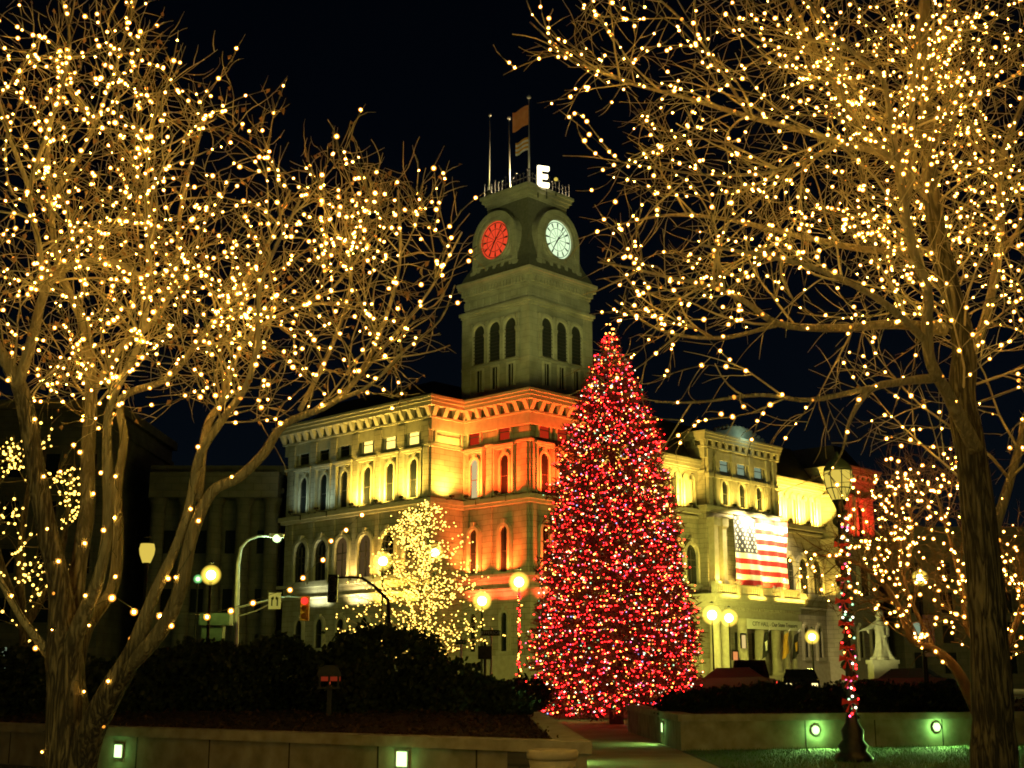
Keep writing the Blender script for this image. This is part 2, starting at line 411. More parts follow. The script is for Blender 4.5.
def block(name, x0, x1, y0, y1, z0, z1, e, mat='stone', ledges=(), brackets=None, faces='RL', dent=None):
    """one wing: its wall, and its ledges and cornice as sub-parts"""
    w = MB().box(x0, x1, y0, y1, z0, z1).build('wall', M[mat], hall)
    lb = MB()
    for (za, zb, o) in ledges: lb.box(x0 - o, x1 + o, y0 - o, y1 + o, za + e, zb + e)
    if ledges: lb.build('string_course', M['trim'], w)
    if brackets:
        cb = MB(); zt, zc, over = brackets
        cb.box(x0 - .18, x1 + .18, y0 - .18, y1 + .18, zt - .9 + e, zt + e)
        for sa, sb, o in ((zt, zt + .16, .35), (zc - .75, zc - .45, over * .86), (zc - .45, zc - .2, over), (zc - .2, zc, over * 1.12)):
            cb.box(x0 - o, x1 + o, y0 - o, y1 + o, sa + e, sb + e)
        for face in faces:
            a, b, f = (x0, x1, fR(y0)) if face == 'R' else (y0, y1, fL(x0))
            n = max(2, int((b - a + .4) / .98))
            for k in range(n + 1):
                s = a - .12 + (b - a + .24) * k / n
                cb.add([(s - .2, .2, zt + .17 + e), (s + .2, .2, zt + .17 + e), (s + .2, .2, zc - .76 + e), (s - .2, .2, zc - .76 + e),
                        (s - .2, .38, zt + .17 + e), (s + .2, .38, zt + .17 + e), (s + .2, over * .8, zc - .76 + e), (s - .2, over * .8, zc - .76 + e)],
                       [(0, 1, 2, 3), (4, 7, 6, 5), (0, 4, 5, 1), (1, 5, 6, 2), (2, 6, 7, 3), (3, 7, 4, 0)], 0, False, f)
        cb.build('cornice', M['trim'], w)
    return w

LED = ((-.1, 3.35, .30), (8.05, 8.18, .22), (9.0, 9.25, .42), (14.38, 14.62, .30), (14.62, 14.98, .48), (18.95, 19.15, .20))
block('corner', 0, 7, 0, 7, 0, 22.3, 0, ledges=LED, brackets=(21.15, 22.75, .95))
block('left', -3.45, 3, 7.003, 25.2, 0, 22.3, .006, ledges=LED, brackets=(21.15, 22.75, .95))
block('right', 7.003, 43, 1.0, 14, 0, 19.7, .012, ledges=((-.1, 3.35, .25), (8.1, 8.24, .16), (9.0, 9.25, .40), (15.1, 15.3, .2), (15.5, 15.9, .45), (19.05, 19.2, .2)), brackets=(19.25, 20.2, .6), faces='R')
block('centre', 22.2, 33.2, .1, 12, 0, 22.4, .018, ledges=((-.1, 3.35, .2), (9.0, 9.25, .30), (15.75, 16.0, .25), (16.0, 16.25, .4), (19.1, 19.3, .12)), brackets=(21.3, 22.7, .55))
block('end', 42.6, 48.4, -1.5, 14, 0, 21.6, .024, ledges=((-.1, 3.35, .2), (9.0, 9.25, .3), (14.5, 14.9, .4), (19.0, 19.2, .2)), brackets=(20.6, 21.9, .7))
# panel strips, quoins
q = MB()
for (c, z0, z1) in ((0, 3.4, 8.0), (0, 9.3, 14.3), (0, 15.0, 18.9)):
    pass
# mansard roofs
rf = MB()
def mansard(x0, x1, y0, y1, z0, z1, ins):
    vs = [(x0, y0, z0), (x1, y0, z0), (x1, y1, z0), (x0, y1, z0), (x0 + ins, y0 + ins, z1), (x1 - ins, y0 + ins, z1), (x1 - ins, y1 - ins, z1), (x0 + ins, y1 - ins, z1)]
    rf.add(vs, [(4, 5, 6, 7), (0, 1, 5, 4), (1, 2, 6, 5), (2, 3, 7, 6), (3, 0, 4, 7)])
mansard(7.3, 42.4, 1.3, 13.7, 20.215, 23.8, 1.6)
mansard(-3.0, 6.5, 7.6, 24.9, 22.76, 25.0, 2.4)
mansard(43, 48, -1.1, 13, 21.93, 24.4, 1.5)
rf.build('roof', M['roof'], hall)

# windows
w2 = window_proto(1.6, 3.35, True, .26, .30, mull=2)
w3 = window_proto(.85, 3.0, True, .20, .16, boxed=True)
w3l = window_proto(.85, 3.0, True, .20, .16, boxed=True, pane=M['win_room'])
w2l = window_proto(1.6, 3.35, True, .26, .30, mull=2, pane=M['win_dimroom'])
wa = window_proto(1.25, 1.35, False, .16, .16, pane=M['win_amber'], sill=False)
wd = window_proto(1.25, 1.35, False, .16, .16, sill=False)
wr = window_proto(1.2, 1.3, False, .16, .16, pane=M['win_red'], sill=False)
wn = window_proto(.8, 3.4, True, .26, .26)
wg = window_proto(.62, 2.8, True, .22, .2)
wgs = window_proto(.9, 2.3, True, .2, .2)
for i, y in enumerate((8.9, 11.65, 14.4, 17.3, 20.0, 22.7)):
    put(w2l if i in (2, 3) else w2, 'L', -3.45, y, 9.45); put(w3, 'L', -3.45, y, 15.2)
    put(wa if i < 3 else wd, 'L', -3.45, y, 19.33)
    put(wgs, 'L', -3.45, y, 4.1)
for i, s in enumerate((2.5, 5.75)):
    put(w3 if s < 5 else w3l, 'L', 0, s, 15.2); put(wr, 'L', 0, s, 19.33); put(wn, 'L', 0, s, 9.4); put(wg, 'L', 0, s, 3.65)
for s in (1.55, 3.55, 5.5):
    put(w3, 'R', 0, s, 15.2); put(wr, 'R', 0, s, 19.33); put(wn, 'R', 0, s, 9.4); put(wg, 'R', 0, s, 3.65)
for s in (9.6, 12.8, 16.0, 19.0, 20.9, 36.2, 38.6, 41.0):
    put(w2, 'R', 1.0, s, 9.5); put(wg, 'R', 1.0, s, 3.65)
for s in (45.5,):
    put(w3, 'R', -1.5, s, 15.2); put(w2, 'R', -1.5, s, 9.5); put(wg, 'R', -1.5, s - 1.2, 3.65); put(wg, 'R', -1.5, s + 1.2, 3.65); put(wr, 'R', -1.5, s, 19.25)
pl3 = MB()
for y in (7.45, 10.28, 13.03, 15.85, 18.65, 21.35, 24.3):
    pl3.box(y - .3, y + .3, .003, .22, 15.0, 18.93, 0, fL(-3.45)); pl3.box(y - .42, y + .42, .004, .3, 19.17, 20.95, 0, fL(-3.45)); pl3.box(y - .25, y + .25, .003, .16, 9.27, 14.36, 0, fL(-3.45))
for s_ in (.45, 4.1, 6.6):
    pl3.box(s_ - .3, s_ + .3, .003, .16, 15.0, 18.93, 0, fL(0)); pl3.box(s_ - .25, s_ + .25, .003, .12, 9.27, 14.36, 0, fL(0))
for s_ in (.45, 2.55, 4.5, 6.55):
    pl3.box(s_ - .25, s_ + .25, .003, .16, 15.0, 18.93, 0, fR(0)); pl3.box(s_ - .22, s_ + .22, .003, .12, 9.27, 14.36, 0, fR(0))
pl3.build('pilasters', M['stone'], hall)['kind'] = 'stuff'
# bright panel of the return wall of the left wing
put(window_proto(2.6, 1.3, False, .14, .14, pane=M['trim'], sill=False), 'R', 7.003, -1.75, 19.33)
# arcades of the right wing
for a, b in ((8.0, 21.9), (33.6, 42.3)):
    ac = MB(); n = int((b - a) / .98); st = (b - a) / n
    for k in range(n):
        c = a + st * (k + .5)
        f = (lambda cc: (lambda s, d, z: (s + cc, 1.0 - d, z)))(c)
        ac.ring([(x, z + 16.0) for x, z in arch(st * .96, 2.95, 8)], [(x, z + 16.0) for x, z in arch(st * .60, 2.7, 8)], .003, .22, 0, f)
        ac.box(-st / 2 - .09, -st / 2 + .09, .01, .40, 16.0, 18.4, 0, f)
    ac.build('arcade', M['trim'], hall)
# central block: pilasters, square windows, arched windows, attic crest
ct = MB()
for s in (22.6, 23.7, 26.2, 29.0, 31.7, 32.8):
    ct.box(s - .26, s + .26, .003, .32, 16.26, 21.2, 0, fR(.1)); ct.box(s - .36, s + .36, .002, .42, 18.75, 19.05, 0, fR(.1))
for s in (22.75, 24.0, 31.5, 32.6):
    ct.box(s - .3, s + .3, .003, .6, 9.26, 15.0, 0, fR(.1)); ct.box(s - .45, s + .45, .002, .75, 14.5, 15.2, 0, fR(.1)); ct.box(s - .42, s + .42, .004, .72, 9.26, 9.8, 0, fR(.1))
for s in (24.95, 27.6, 30.3):
    for dx in (-.95, .95): ct.box(s + dx - .1, s + dx + .1, .003, .28, 16.3, 18.7, 0, fR(.1))
    ct.box(s - 1.15, s + 1.15, .004, .36, 18.76, 19.04, 0, fR(.1)); ct.box(s - 1.05, s + 1.05, .004, .2, 21.0, 21.15, 0, fR(.1))
ct.build('pilasters', M['trim'], hall)['kind'] = 'stuff'
wp = window_proto(1.3, 1.3, False, .14, .16, pane=M['win_pale'], sill=False)
wm = window_proto(.9, 2.15, True, .22, .2)
for s in (24.95, 27.6, 30.3): put(wp, 'R', .1, s, 19.45); put(wm, 'R', .1, s, 16.5)
pd = MB(); pd.prism([(-4.2, 22.72), (4.2, 22.72), (3.9, 23.0), (2.2, 23.25), (1.6, 23.7), (0, 23.9), (-1.6, 23.7), (-2.2, 23.25), (-3.9, 23.0)], -.6, .2, 0, lambda s, d, z: (s + 27.7, .1 - d, z))
for k in range(-6, 7): pd.ball((27.7 + k * .62, .1, 22.95 + .9 * math.cos(k / 6.5 * 1.45)), .2, 0, 1)
pd.build('crest', M['trim'], hall)

# portico
po = MB()
po.box(18.6, 31.9, -3.0, -.32, 7.6, 8.0).box(18.8, 31.7, -2.8, -.325, 6.75, 7.6).box(18.4, 32.1, -3.25, -.31, 8.0, 8.62).box(18.5, 32, -3.1, -.315, 0, 1.95)
for k in range(34): po.box(18.75 + k * .385, 18.95 + k * .385, -3.12, -2.81, 7.35, 7.59)
po.box(18.2, 32.3, -3.9, -3.12, 0, .9).box(18.3, 32.2, -3.5, -3.11, .9, 1.5)
portico = po.build('portico', M['trim'], hall, (1.9, 1.3, 0))
col_ = MB().lathe([(.62, 0), (.62, .25), (.5, .34), (.47, .5), (.46, 2.4), (.41, 4.1), (.44, 4.2), (.58, 4.5), (.62, 4.8)], n=20, flute=.025, fl=10)
c0 = None
for s in (19.4, 20.9, 23.4, 26.0, 28.6, 29.9, 31.1):
    if c0 is None: c0 = col_.build('column', M['trim'], portico, (s, -2.35, 1.95))
    else: copy_part(c0, portico, (s, -2.35, 1.95))
door = MB()
for s in (22.2, 24.7, 27.3): door.box(s - .8, s + .8, -1.24, -1.21, 1.96, 5.6)
d_ = door.build('door', M['void'], portico)
bal = MB().box(18.5, 32, -3.1, -2.9, 9.3, 9.45).box(18.5, 32, -3.12, -2.88, 8.63, 8.72)
for k in range(46): bal.box(18.6 + k * .29, 18.72 + k * .29, -3.06, -2.94, 8.72, 9.3)
for s in (18.5, 21.8, 25.1, 28.4, 31.6): bal.box(s, s + .4, -3.2, -2.8, 8.63, 9.6)
bal.build('balustrade', M['trim'], portico)

# clock tower
tw = MB()
tw.box(-.05, 7.05, -.05, 7.05, 22.2, 30)
for a in (-.17, 6.22):
    for b in (-.17, 6.22): tw.box(a, a + .95, b, b + .95, 22.78, 29.6)
tower = tw.build('clock_tower', M['tower'], hall)
cn = MB()
cx = 3.5
def sq(h, z0, z1): cn.box(cx - h, cx + h, cx - h, cx + h, z0, z1)
sq(3.78, 22.75, 23.1); sq(3.7, 25.32, 25.55); sq(3.74, 29.6, 29.8); sq(3.86, 29.8, 30.05); sq(3.5, 30.05, 31.2); sq(3.62, 31.2, 31.35); sq(3.92, 31.85, 32.05); sq(3.96, 32.05, 32.25); sq(4.02, 32.25, 32.5)
sq(3.55, 31.35, 31.85)
for f in (fR(-.05), fL(-.05)):
    for k in range(21): cn.box(.05 + k * .34, .22 + k * .34, .01, .38, 31.36, 31.84, 0, f)
    for k in range(9): cn.box(.25 + k * .78, .8 + k * .78, .0525, .12, 30.3, 30.95, 0, lambda s, d, z, f=f: f(s, d - .1, z))
cn.build('tower_cornice', M['tower'], tower)
lw = MB()
lw.ring(grow_poly(arch, 1.25, 3.15, .2), arch(1.25, 3.15), 0, .22, 0, _fw); lw.ring(grow_poly(arch, 1.25, 3.15, .32), grow_poly(arch, 1.25, 3.15, .19), .003, .12, 0, _fw)
lw.prism(arch(1.24, 3.14), .01, .025, 1, _fw)
for k in range(9): lw.add([(-.62, .03, .1 + k * .28), (.62, .03, .1 + k * .28), (.62, .17, .02 + k * .28), (-.62, .17, .02 + k * .28), (-.62, .03, .14 + k * .28), (.62, .03, .14 + k * .28), (.62, .17, .06 + k * .28), (-.62, .17, .06 + k * .28)],
                            [(0, 3, 2, 1), (4, 5, 6, 7), (0, 1, 5, 4), (1, 2, 6, 5), (2, 3, 7, 6), (3, 0, 4, 7)], 2, False, _fw)
lou = lw.build('louvered_window', [M['trim'], M['void'], M['louvre']])
sm_ = MB(); sm_.ring(grow_poly(rect, .6, 1.75, .14), rect(.6, 1.75), 0, .16, 0, _fw); sm_.prism(rect(.59, 1.74), .01, .03, 1, _fw); sm_.box(-.03, .03, .031, .07, .01, 1.73, 0, _fw)
smw = sm_.build('window', [M['trim'], M['glass']])
colm = MB(); 
for f in 'RL':
    for s in (1.8, 3.5, 5.2):
        put(lou, f, -.05, s, 25.62, tower); put(smw, f, -.05, s, 23.4, tower)
    for s in (.98, 2.65, 4.35, 6.02):
        g = fR(-.05) if f == 'R' else fL(-.05)
        colm.box(s - .13, s + .13, .002, .26, 25.56, 29.0, 0, g); colm.box(s - .2, s + .2, .003, .32, 27.7, 27.95, 0, g)
colm.build('window_columns', M['tower'], tower)
# clock stage with curved sides
st = MB(); prof = [(3.8, 32.49), (3.62, 32.95), (3.2, 33.8), (2.82, 35.0), (2.52, 36.4), (2.32, 37.8), (2.25, 38.9)]
vs = []; fs = []
for h, z in prof: vs += [(cx - h, cx - h, z), (cx + h, cx - h, z), (cx + h, cx + h, z), (cx - h, cx + h, z)]
for i in range(len(prof) - 1):
    for k in range(4): fs.append((i * 4 + k, i * 4 + (k + 1) % 4, i * 4 + 4 + (k + 1) % 4, i * 4 + 4 + k))
st.add(vs, fs)
st.build('clock_stage', M['clockroof'], tower)
cp = MB()
for h, a, b in ((2.3, 38.9, 39.15), (2.42, 39.15, 39.4), (2.6, 39.4, 39.7), (2.72, 39.7, 39.95)): cp.box(cx - h, cx + h, cx - h, cx + h, a, b)
cp.build('tower_cap', M['tower'], tower)
def clock(face, mat, hm, mm):
    g0 = fR(.2) if face == 'R' else fL(.2)
    sgn = 1 if face == 'R' else -1
    g = lambda s, d, z: g0((3.5 if face == 'R' else 3.8) + sgn * s, d, 32.5 + z)
    dm = MB(); W, H = 4.5, 5.35
    dm.prism(arch(W, H, 20), -2.6, 0, 0, g)
    dm.ring(arch(W + .3, H + .15, 20), arch(W - .5, H - .25, 20), .002, .22, 0, g)
    dm.box(-2.6, -2.1, -1.5, .25, .02, .9, 0, g); dm.box(2.1, 2.6, -1.5, .25, .02, .9, 0, g)
    zc = H - W / 2
    circ = lambda r, n=40: [(r * math.cos(2 * math.pi * k / n), zc + r * math.sin(2 * math.pi * k / n)) for k in range(n)]
    dm.ring(circ(2.0), circ(1.62), .004, .16, 0, g); dm.ring(circ(1.76), circ(1.58), .003, .24, 0, g)
    for k in range(5): dm.box(-1.9 + k * .88, -1.62 + k * .88, .003, .2, .15, 1.05, 0, g)
    dm.box(-2.05, 2.05, .004, .26, 1.05, 1.2, 0, g)
    o = dm.build('clock_dormer', M['tower'], tower)
    cf = MB(); cf.prism(circ(1.59), .006, .03, 0, g)
    for k in range(12):
        a = math.pi * k / 6; ca, sa = math.cos(a), math.sin(a)
        cf.add([(ca * .98 - sa * .05, .05, zc + sa * .98 + ca * .05), (ca * .98 + sa * .05, .05, zc + sa * .98 - ca * .05), (ca * 1.36 + sa * .085, .05, zc + sa * 1.36 - ca * .085), (ca * 1.36 - sa * .085, .05, zc + sa * 1.36 + ca * .085)], [(0, 1, 2, 3)], 1, False, g)
        cf.add([(ca * .2 - sa * .02, .045, zc + sa * .2 + ca * .02), (ca * .2 + sa * .02, .045, zc + sa * .2 - ca * .02), (ca * .9 + sa * .02, .045, zc + sa * .9 - ca * .02), (ca * .9 - sa * .02, .045, zc + sa * .9 + ca * .02)], [(0, 1, 2, 3)], 1, False, g)
    cf.ring(circ(1.46), circ(1.40), .04, .055, 1, g); cf.ring(circ(.94), circ(.90), .04, .055, 1, g)
    cf.build('clock_face', [mat, M['void']], tower)
    hd = MB()
    for ang, ln, wd, dd in ((hm, 1.0, .085, .07), (mm, 1.42, .06, .09)):
        a = math.pi / 2 - ang; ca, sa = math.cos(a), math.sin(a)
        hd.add([(-ca * .3 - sa * wd, dd, zc - sa * .3 + ca * wd), (-ca * .3 + sa * wd, dd, zc - sa * .3 - ca * wd), (ca * ln + sa * wd * .4, dd, zc + sa * ln - ca * wd * .4), (ca * ln - sa * wd * .4, dd, zc + sa * ln + ca * wd * .4)], [(0, 1, 2, 3)], 0, False, g)
    hd.build('clock_hands', M['void'], tower)
T_ = 2 * math.pi
clock('R', M['clock_white'], T_ * 7.12 / 12, T_ * 7 / 60)
clock('L', M['clock_red'], T_ * 7.12 / 12, T_ * 7 / 60)
cr = MB()
for k in range(13):
    for f in (fR(1.0), fL(1.0)):
        s = 1.1 + k * .40
        cr.box(s - .025, s + .025, -.025, .025, 39.96, 40.75 + (.25 if k % 3 == 0 else 0), 0, f); cr.ball(f(s, 0, 40.85 + (.25 if k % 3 == 0 else 0)), .09, 0, 1)
for f in (fR(1.0), fL(1.0)): cr.box(1.0, 6.0, -.02, .02, 40.45, 40.5, 0, f)
cr.build('roof_railing', M['iron'], tower)

# ---- floodlights of the hall
fl_m = MB().box(-.17, .17, -.1, .1, .06, .24).box(-.03, .03, -.03, .03, 0, .06).build('housing', M['iron'])
fl_a = MB().box(-.04, .04, -.04, 1.1, -.06, -.002).box(-.04, .04, 1.02, 1.1, -.4, -.062).build('arm', M['iron'])
flood0 = thing('floodlight', 'x', 'floodlight', (0, 0, 0), 0, 'floodlights on the city hall ledges'); fl_m.parent = flood0; fl_a.parent = flood0
_fn = [0]
def flood(x, y, z, label, energy, color, target, size=.5, sizey=.2, spread=135, fixture=True):
    rot = -math.pi / 2 if (x < -.5 and y > 0 and x != -2.3) else 0
    lp = HW(x, y, z + .28); tg = HW(*target)
    if fixture:
        if _fn[0] == 0: flood0.location = HW(x, y, z); flood0.rotation_euler = (0, 0, HA + rot); flood0['label'] = label
        else: copy_thing(flood0, HW(x, y, z), HA + rot, label)
        _fn[0] += 1
    light('AREA', lp, energy, color, None, size, sizey, tg, spread=spread, name='flood_lamp')
YEL = (1, .66, .085); RED = (1, .06, .008); ORG = (1, .12, .015); GRN = (.75, 1, .45)
Lb = 'black floodlight on the left wing ledge, amber beam'
for y, o_ in ((9.0, 'nearest the wing corner'), (12.0, 'middle one of the lit bays'), (15.0, 'last before the dim bays')): flood(-4.65, y, 14.99, 'small black floodlight on the amber left wing ledge, ' + o_, 560, YEL, (-3.3, y, 17.2))
for y, o_ in ((19, 'nearer the lit bays'), (22.5, 'nearest the far left end')): flood(-5.0, y, 14.99, 'small black floodlight below the dim grey left wing bays, ' + o_, 26, (.7, 1, .75), (-3.3, y, 18.9))
flood(-2.3, 5.9, 14.99, 'small black floodlight before the bright yellow return wall', 330, YEL, (-2.3, 7.1, 18.0))
for y, o_ in ((5.2, 'beside the bright return wall'), (2.0, 'nearest the tower corner')): flood(-1.5, y, 14.99, 'small black floodlight on the orange left corner face, ' + o_, 900, ORG if y > 4 else RED, (0, y, 18.6))
for x, o_ in ((1.3, 'nearest the tower corner'), (4.2, 'nearest the Christmas tree')): flood(x, -1.5, 14.99, 'small black floodlight on the red right corner face, ' + o_, 900, RED, (x, 0, 18.6))
for x, o_ in ((10.5, 'far left one'), (15, 'middle one'), (19.5, 'next to the central block')): flood(x, -.35, 15.92, 'small black floodlight before the arcade beside the Christmas tree, ' + o_, 700, YEL, (x, 1.1, 18.2))
for x, o_ in ((35, 'next to the flag'), (38.0, 'middle one'), (41, 'next to the red end block')): flood(x, -.35, 15.92, 'small black floodlight before the arcade right of the flag, ' + o_, 1300, YEL, (x, 1.1, 18.2))
for x, o_ in ((44.5, 'left one'), (46.8, 'right one')): flood(x, -3.0, 14.92, 'small black floodlight on the far red end block ledge, ' + o_, 230, (1, .03, .01), (x, -1.5, 18.6))
for x in (27, 30.2, 33): flood(x, -1.6, 15.72, 'black floodlight above the hanging flag', 950, (1, .80, .32), (x - .2, -.5, 14.2), 1.4, .3, fixture=False)
for x, o_ in ((25, 'left one'), (27.6, 'middle one'), (30.3, 'right one')): flood(x, -.95, 16.27, 'small black floodlight under the arched windows above the flag, ' + o_, 150, (1, .70, .10), (x, .1, 18.0))
for x in (22.6, 25.5, 30, 33): light('AREA', HW(x, -1.0, 9.5), 150, YEL, None, 1.2, .2, HW(x, .1, 13.2), name='balcony_flood', spread=140)
for x in (9, 13, 17, 34, 38, 41.5): light('AREA', HW(x, -.2, 9.4), 130, YEL, None, 1.6, .15, HW(x, 1, 12.6), name='ledge_flood', spread=140)
light('POINT', HW(27.5, -1.3, 22.9), 45, (.6, 1, .72), None, .1, name='crest_lamp')
light('AREA', HW(-1.75, 6.35, 19.18), 75, YEL, None, 2.4, .08, HW(-1.75, 7, 20.2), name='panel_light', spread=150)
# strip lights tucked under the belt courses
for (a, b, col_c, en) in (((-4.2, 8.6, 7.3), (-3.5, 8.6, 8.6), YEL, 90), ((-4.2, 11.8, 7.3), (-3.5, 11.8, 8.6), YEL, 90), ((-4.2, 15, 7.3), (-3.5, 15, 8.6), (1, .8, .3), 60), ((-4.2, 20, 7.3), (-3.5, 20, 8.6), (.9, .95, .5), 30),
                          ((-.7, 5, 7.3), (0, 5, 8.6), (1, .12, .03), 60), ((-.7, 2, 7.3), (0, 2, 8.6), (1, .06, .02), 60), ((2, -.7, 7.3), (2, 0, 8.6), (1, .05, .02), 60)):
    light('AREA', HW(*a), en * 3, col_c, None, 2.4, .1, HW(*b), name='strip_light', spread=120)
for (a, b, cc, en) in (((-.75, 5.6, 9.5), (0, 5.6, 12.2), (1, .16, .022), 420), ((-.75, 2.2, 9.5), (0, 2.2, 12.2), (1, .11, .014), 420), ((2.0, -.75, 9.5), (2.0, 0, 12.2), (1, .09, .012), 420), ((5, -.75, 9.5), (5, 0, 12.2), (1, .09, .012), 380),
                        ((-4.2, 9.2, 9.5), (-3.45, 9.2, 12.2), (1, .50, .07), 160), ((-4.2, 12.6, 9.5), (-3.45, 12.6, 12.2), (1, .52, .08), 140), ((-4.2, 15.8, 9.5), (-3.45, 15.8, 12.2), (1, .65, .16), 80)):
    light('AREA', HW(*a), en, cc, None, 1.6, .12, HW(*b), name='strip_light', spread=140)
for s in (16, 22.5, 26.5, 30.5, 33, 37.5): light('AREA', HW(s, -2.3 if 20 < s < 34 else .2, 8.65 if not 20 < s < 34 else 8.3), 80, YEL, None, 2.4, .1, HW(s, -1.6 if 20 < s < 34 else 1, 9.3), name='strip_light', spread=130)

# ---- the hanging flag
fg = thing('hanging_flag', 'giant American flag hung flat on the facade above the entrance', 'flag', HW(29.5, -.62, 9.65), HA)
fb = MB(); FW, FH = 8.4, 6.0; nx, nz = 24, 26
def fy(x, z): return .17 * math.sin(x * 1.7 + z * .5) * (1 - z / 7.5) + .07 * math.sin(x * 4.1 + z) - .03
for j in range(nz):
    for i in range(nx):
        x0, x1 = -FW / 2 + FW * i / nx, -FW / 2 + FW * (i + 1) / nx; z0, z1 = FH * j / nz, FH * (j + 1) / nz
        stripe = 12 - j // 2
        m = 0 if stripe % 2 == 0 else 1
        if i < nx * .4 and stripe < 7: m = 2
        fb.add([(x0, fy(x0, z0), z0), (x1, fy(x1, z0), z0), (x1, fy(x1, z1), z1), (x0, fy(x0, z1), z1)], [(0, 1, 2, 3)], m)
fb.build('cloth', [M['red'], M['white'], M['blue']], fg)
sb = MB()
cw, ch = FW * .4, FH * 7 / 13
for r in range(9):
    for c in range(6 if r % 2 == 0 else 5):
        x = -FW / 2 + cw * (c * 2 + 1 + (r % 2)) / 12; z = FH - ch * (r + .75) / 9.5
        pts = [((.155 if k % 2 == 0 else .065) * math.sin(math.pi * k / 5), (.155 if k % 2 == 0 else .065) * math.cos(math.pi * k / 5)) for k in range(10)]
        sb.add([(x + p[0], fy(x, z) - .03, z + p[1]) for p in pts], [tuple(range(10))])
sb.build('stars', M['white'], fg)
MB().tube([(-FW / 2 - .1, 0, FH + .02), (FW / 2 + .1, 0, FH + .02)], .05, 8).build('hanging_bar', M['iron'], fg)

# ---- banner over the entrance
bn = thing('entrance_banner', 'long pale lettered banner hanging between the portico columns', 'banner', HW(29.4, -1.7, 5.85), HA)
MB().box(-4.3, 4.3, -.03, .03, 0, .85).build('cloth', M['white'], bn)
text('lettering', 'CITY HALL - Our State Treasure', .52, M['letter'], bn, (0, -.045, .43), (R(90), 0, 0), .006)
# ---- flags on staffs at the portico
def staff_flag(x, mats, label, emblem):
    t = thing('staff_flag', label, 'flag', HW(x + 1.9, -1.7, 3.6), HA, 'flags on staffs at the entrance')
    MB().tube([(0, 0, 0), (.25, -1.2, 2.3)], .035, 6).build('staff', M['steel'], t)
    c = MB()
    for i in range(6):
        for j in range(8):
            f = lambda a, b: (.25 - a * .95 + .04 * math.sin(b * 7), -1.15 + .10 * math.sin(a * 8 + b * 2) + (1 - b) * .18, 2.25 - (1 - b) * 2.0 - a * .55)
            c.add([f(i / 6, j / 8), f((i + 1) / 6, j / 8), f((i + 1) / 6, (j + 1) / 8), f(i / 6, (j + 1) / 8)], [(0, 1, 2, 3)], 1 if (emblem and 2 <= i <= 3 and 2 <= j <= 4) else 0, True)
    c.build('cloth', mats, t)
staff_flag(24.6, [M['blackcloth'], M['white']], 'dark flag with white emblem left of the yellow flag', True)
staff_flag(27.7, [M['yellowcloth'], M['yellowcloth']], 'small yellow flag drooping under the banner', False)
staff_flag(29.3, [M['blackcloth'], M['yellowcloth']], 'dark flag with pale emblem at the right end column', True)
nb = thing('notice_panel', 'small pale lit panel left of the entrance flags', 'sign', HW(24.5, -1.65, 4.2), HA)
MB().box(-.3, .3, -.04, .02, 0, 1.1).build('lit_face', M['signlens'], nb); MB().ring(rect(.76, 1.26), rect(.6, 1.1), -.06, .05, 0, lambda s, d, z: (s, d, z - .0)).build('frame', M['iron'], nb)
nb = thing('notice_panel', 'small orange lit panel beside the Christmas tree', 'sign', HW(23.2, -1.65, 3.2), HA)
MB().box(-.35, .35, -.04, .02, 0, .7).build('lit_face', M['signorange'], nb); MB().ring(rect(.86, .86), rect(.7, .7), -.06, .05).build('frame', M['iron'], nb)

# ---- flagpoles and the lit letter on the tower roof
def pole(px, pyt, Y, base, r, label):
    b = P(px[1], 178, Y); tp = P(px[0], pyt, Y)
    b.z = base
    t = thing('flagpole', label, 'flagpole', b, 0, 'flagpoles on the clock tower roof')
    MB().tube([(0, 0, 0), tp - b], [r, r * .5], 8).build('pole', M['steel'], t)
    MB().ball(tp - b, r * 2.2, 0, 2).build('finial', M['steel'], t)
    MB().lathe([(.3, 0), (.3, .2), (.12, .35)], n=10).build('base', M['iron'], t)
    return t, b, tp
pole((490, 489), 115, 99, 39.95, .07, 'slender flagpole at the left of the tower roof, no flag')
pole((509, 510), 118, 100.2, 39.95, .08, 'middle flagpole of the tower roof, no flag')
t, b, tp = pole((529, 529), 97, 97.6, 39.95, .08, 'tallest flagpole on the tower roof carrying two flags')
def windflag(name, label, cat, z0, w, h, mats, ang):
    o = thing(name, label, cat, (tp.x, tp.y, z0), ang)
    c = MB()
    for i in range(8):
        for j in range(6):
            f = lambda a, bb: (-a * w, .12 * math.sin(a * 9) * a, bb * h - a * h * .45 + .08 * math.sin(a * 6))
            c.add([f(i / 8, j / 6), f((i + 1) / 8, j / 6), f((i + 1) / 8, (j + 1) / 6), f(i / 8, (j + 1) / 6)], [(0, 1, 2, 3)], (j % len(mats)), True)
    c.build('cloth', mats, o)
windflag('flag', 'orange flag flying at the top of the tallest tower flagpole', 'flag', 45.4, 1.35, 1.7, [M['orangecloth']], R(10))
windflag('flag', 'smaller pale striped flag below the orange one on the flagpole', 'flag', 43.2, 1.1, 1.1, [M['white'], M['yellowcloth']], R(5))
el = thing('lit_letter', 'glowing white letter E standing on the tower roof edge', 'letter sign', P(543, 187, 97.2), R(20))
eb = MB()
for (a, b_, z0, z1) in ((-.45, -.13, 0, 1.75), (-.13, .5, 0, .36), (-.13, .38, .72, 1.05), (-.13, .5, 1.40, 1.75)): eb.box(a, b_, -.12, .12, z0, z1)
eb.build('letter', M['sign_lit'], el)
le = MB().box(-.4, -.34, .13, .19, -.9, 1.6).box(.34, .4, .13, .19, -.9, .3).build('support', M['iron'], el)
rl = thing('roof_lantern', 'small round lantern on an ornate stand right of the lit letter', 'lantern', P(556, 190, 97.0), 0)
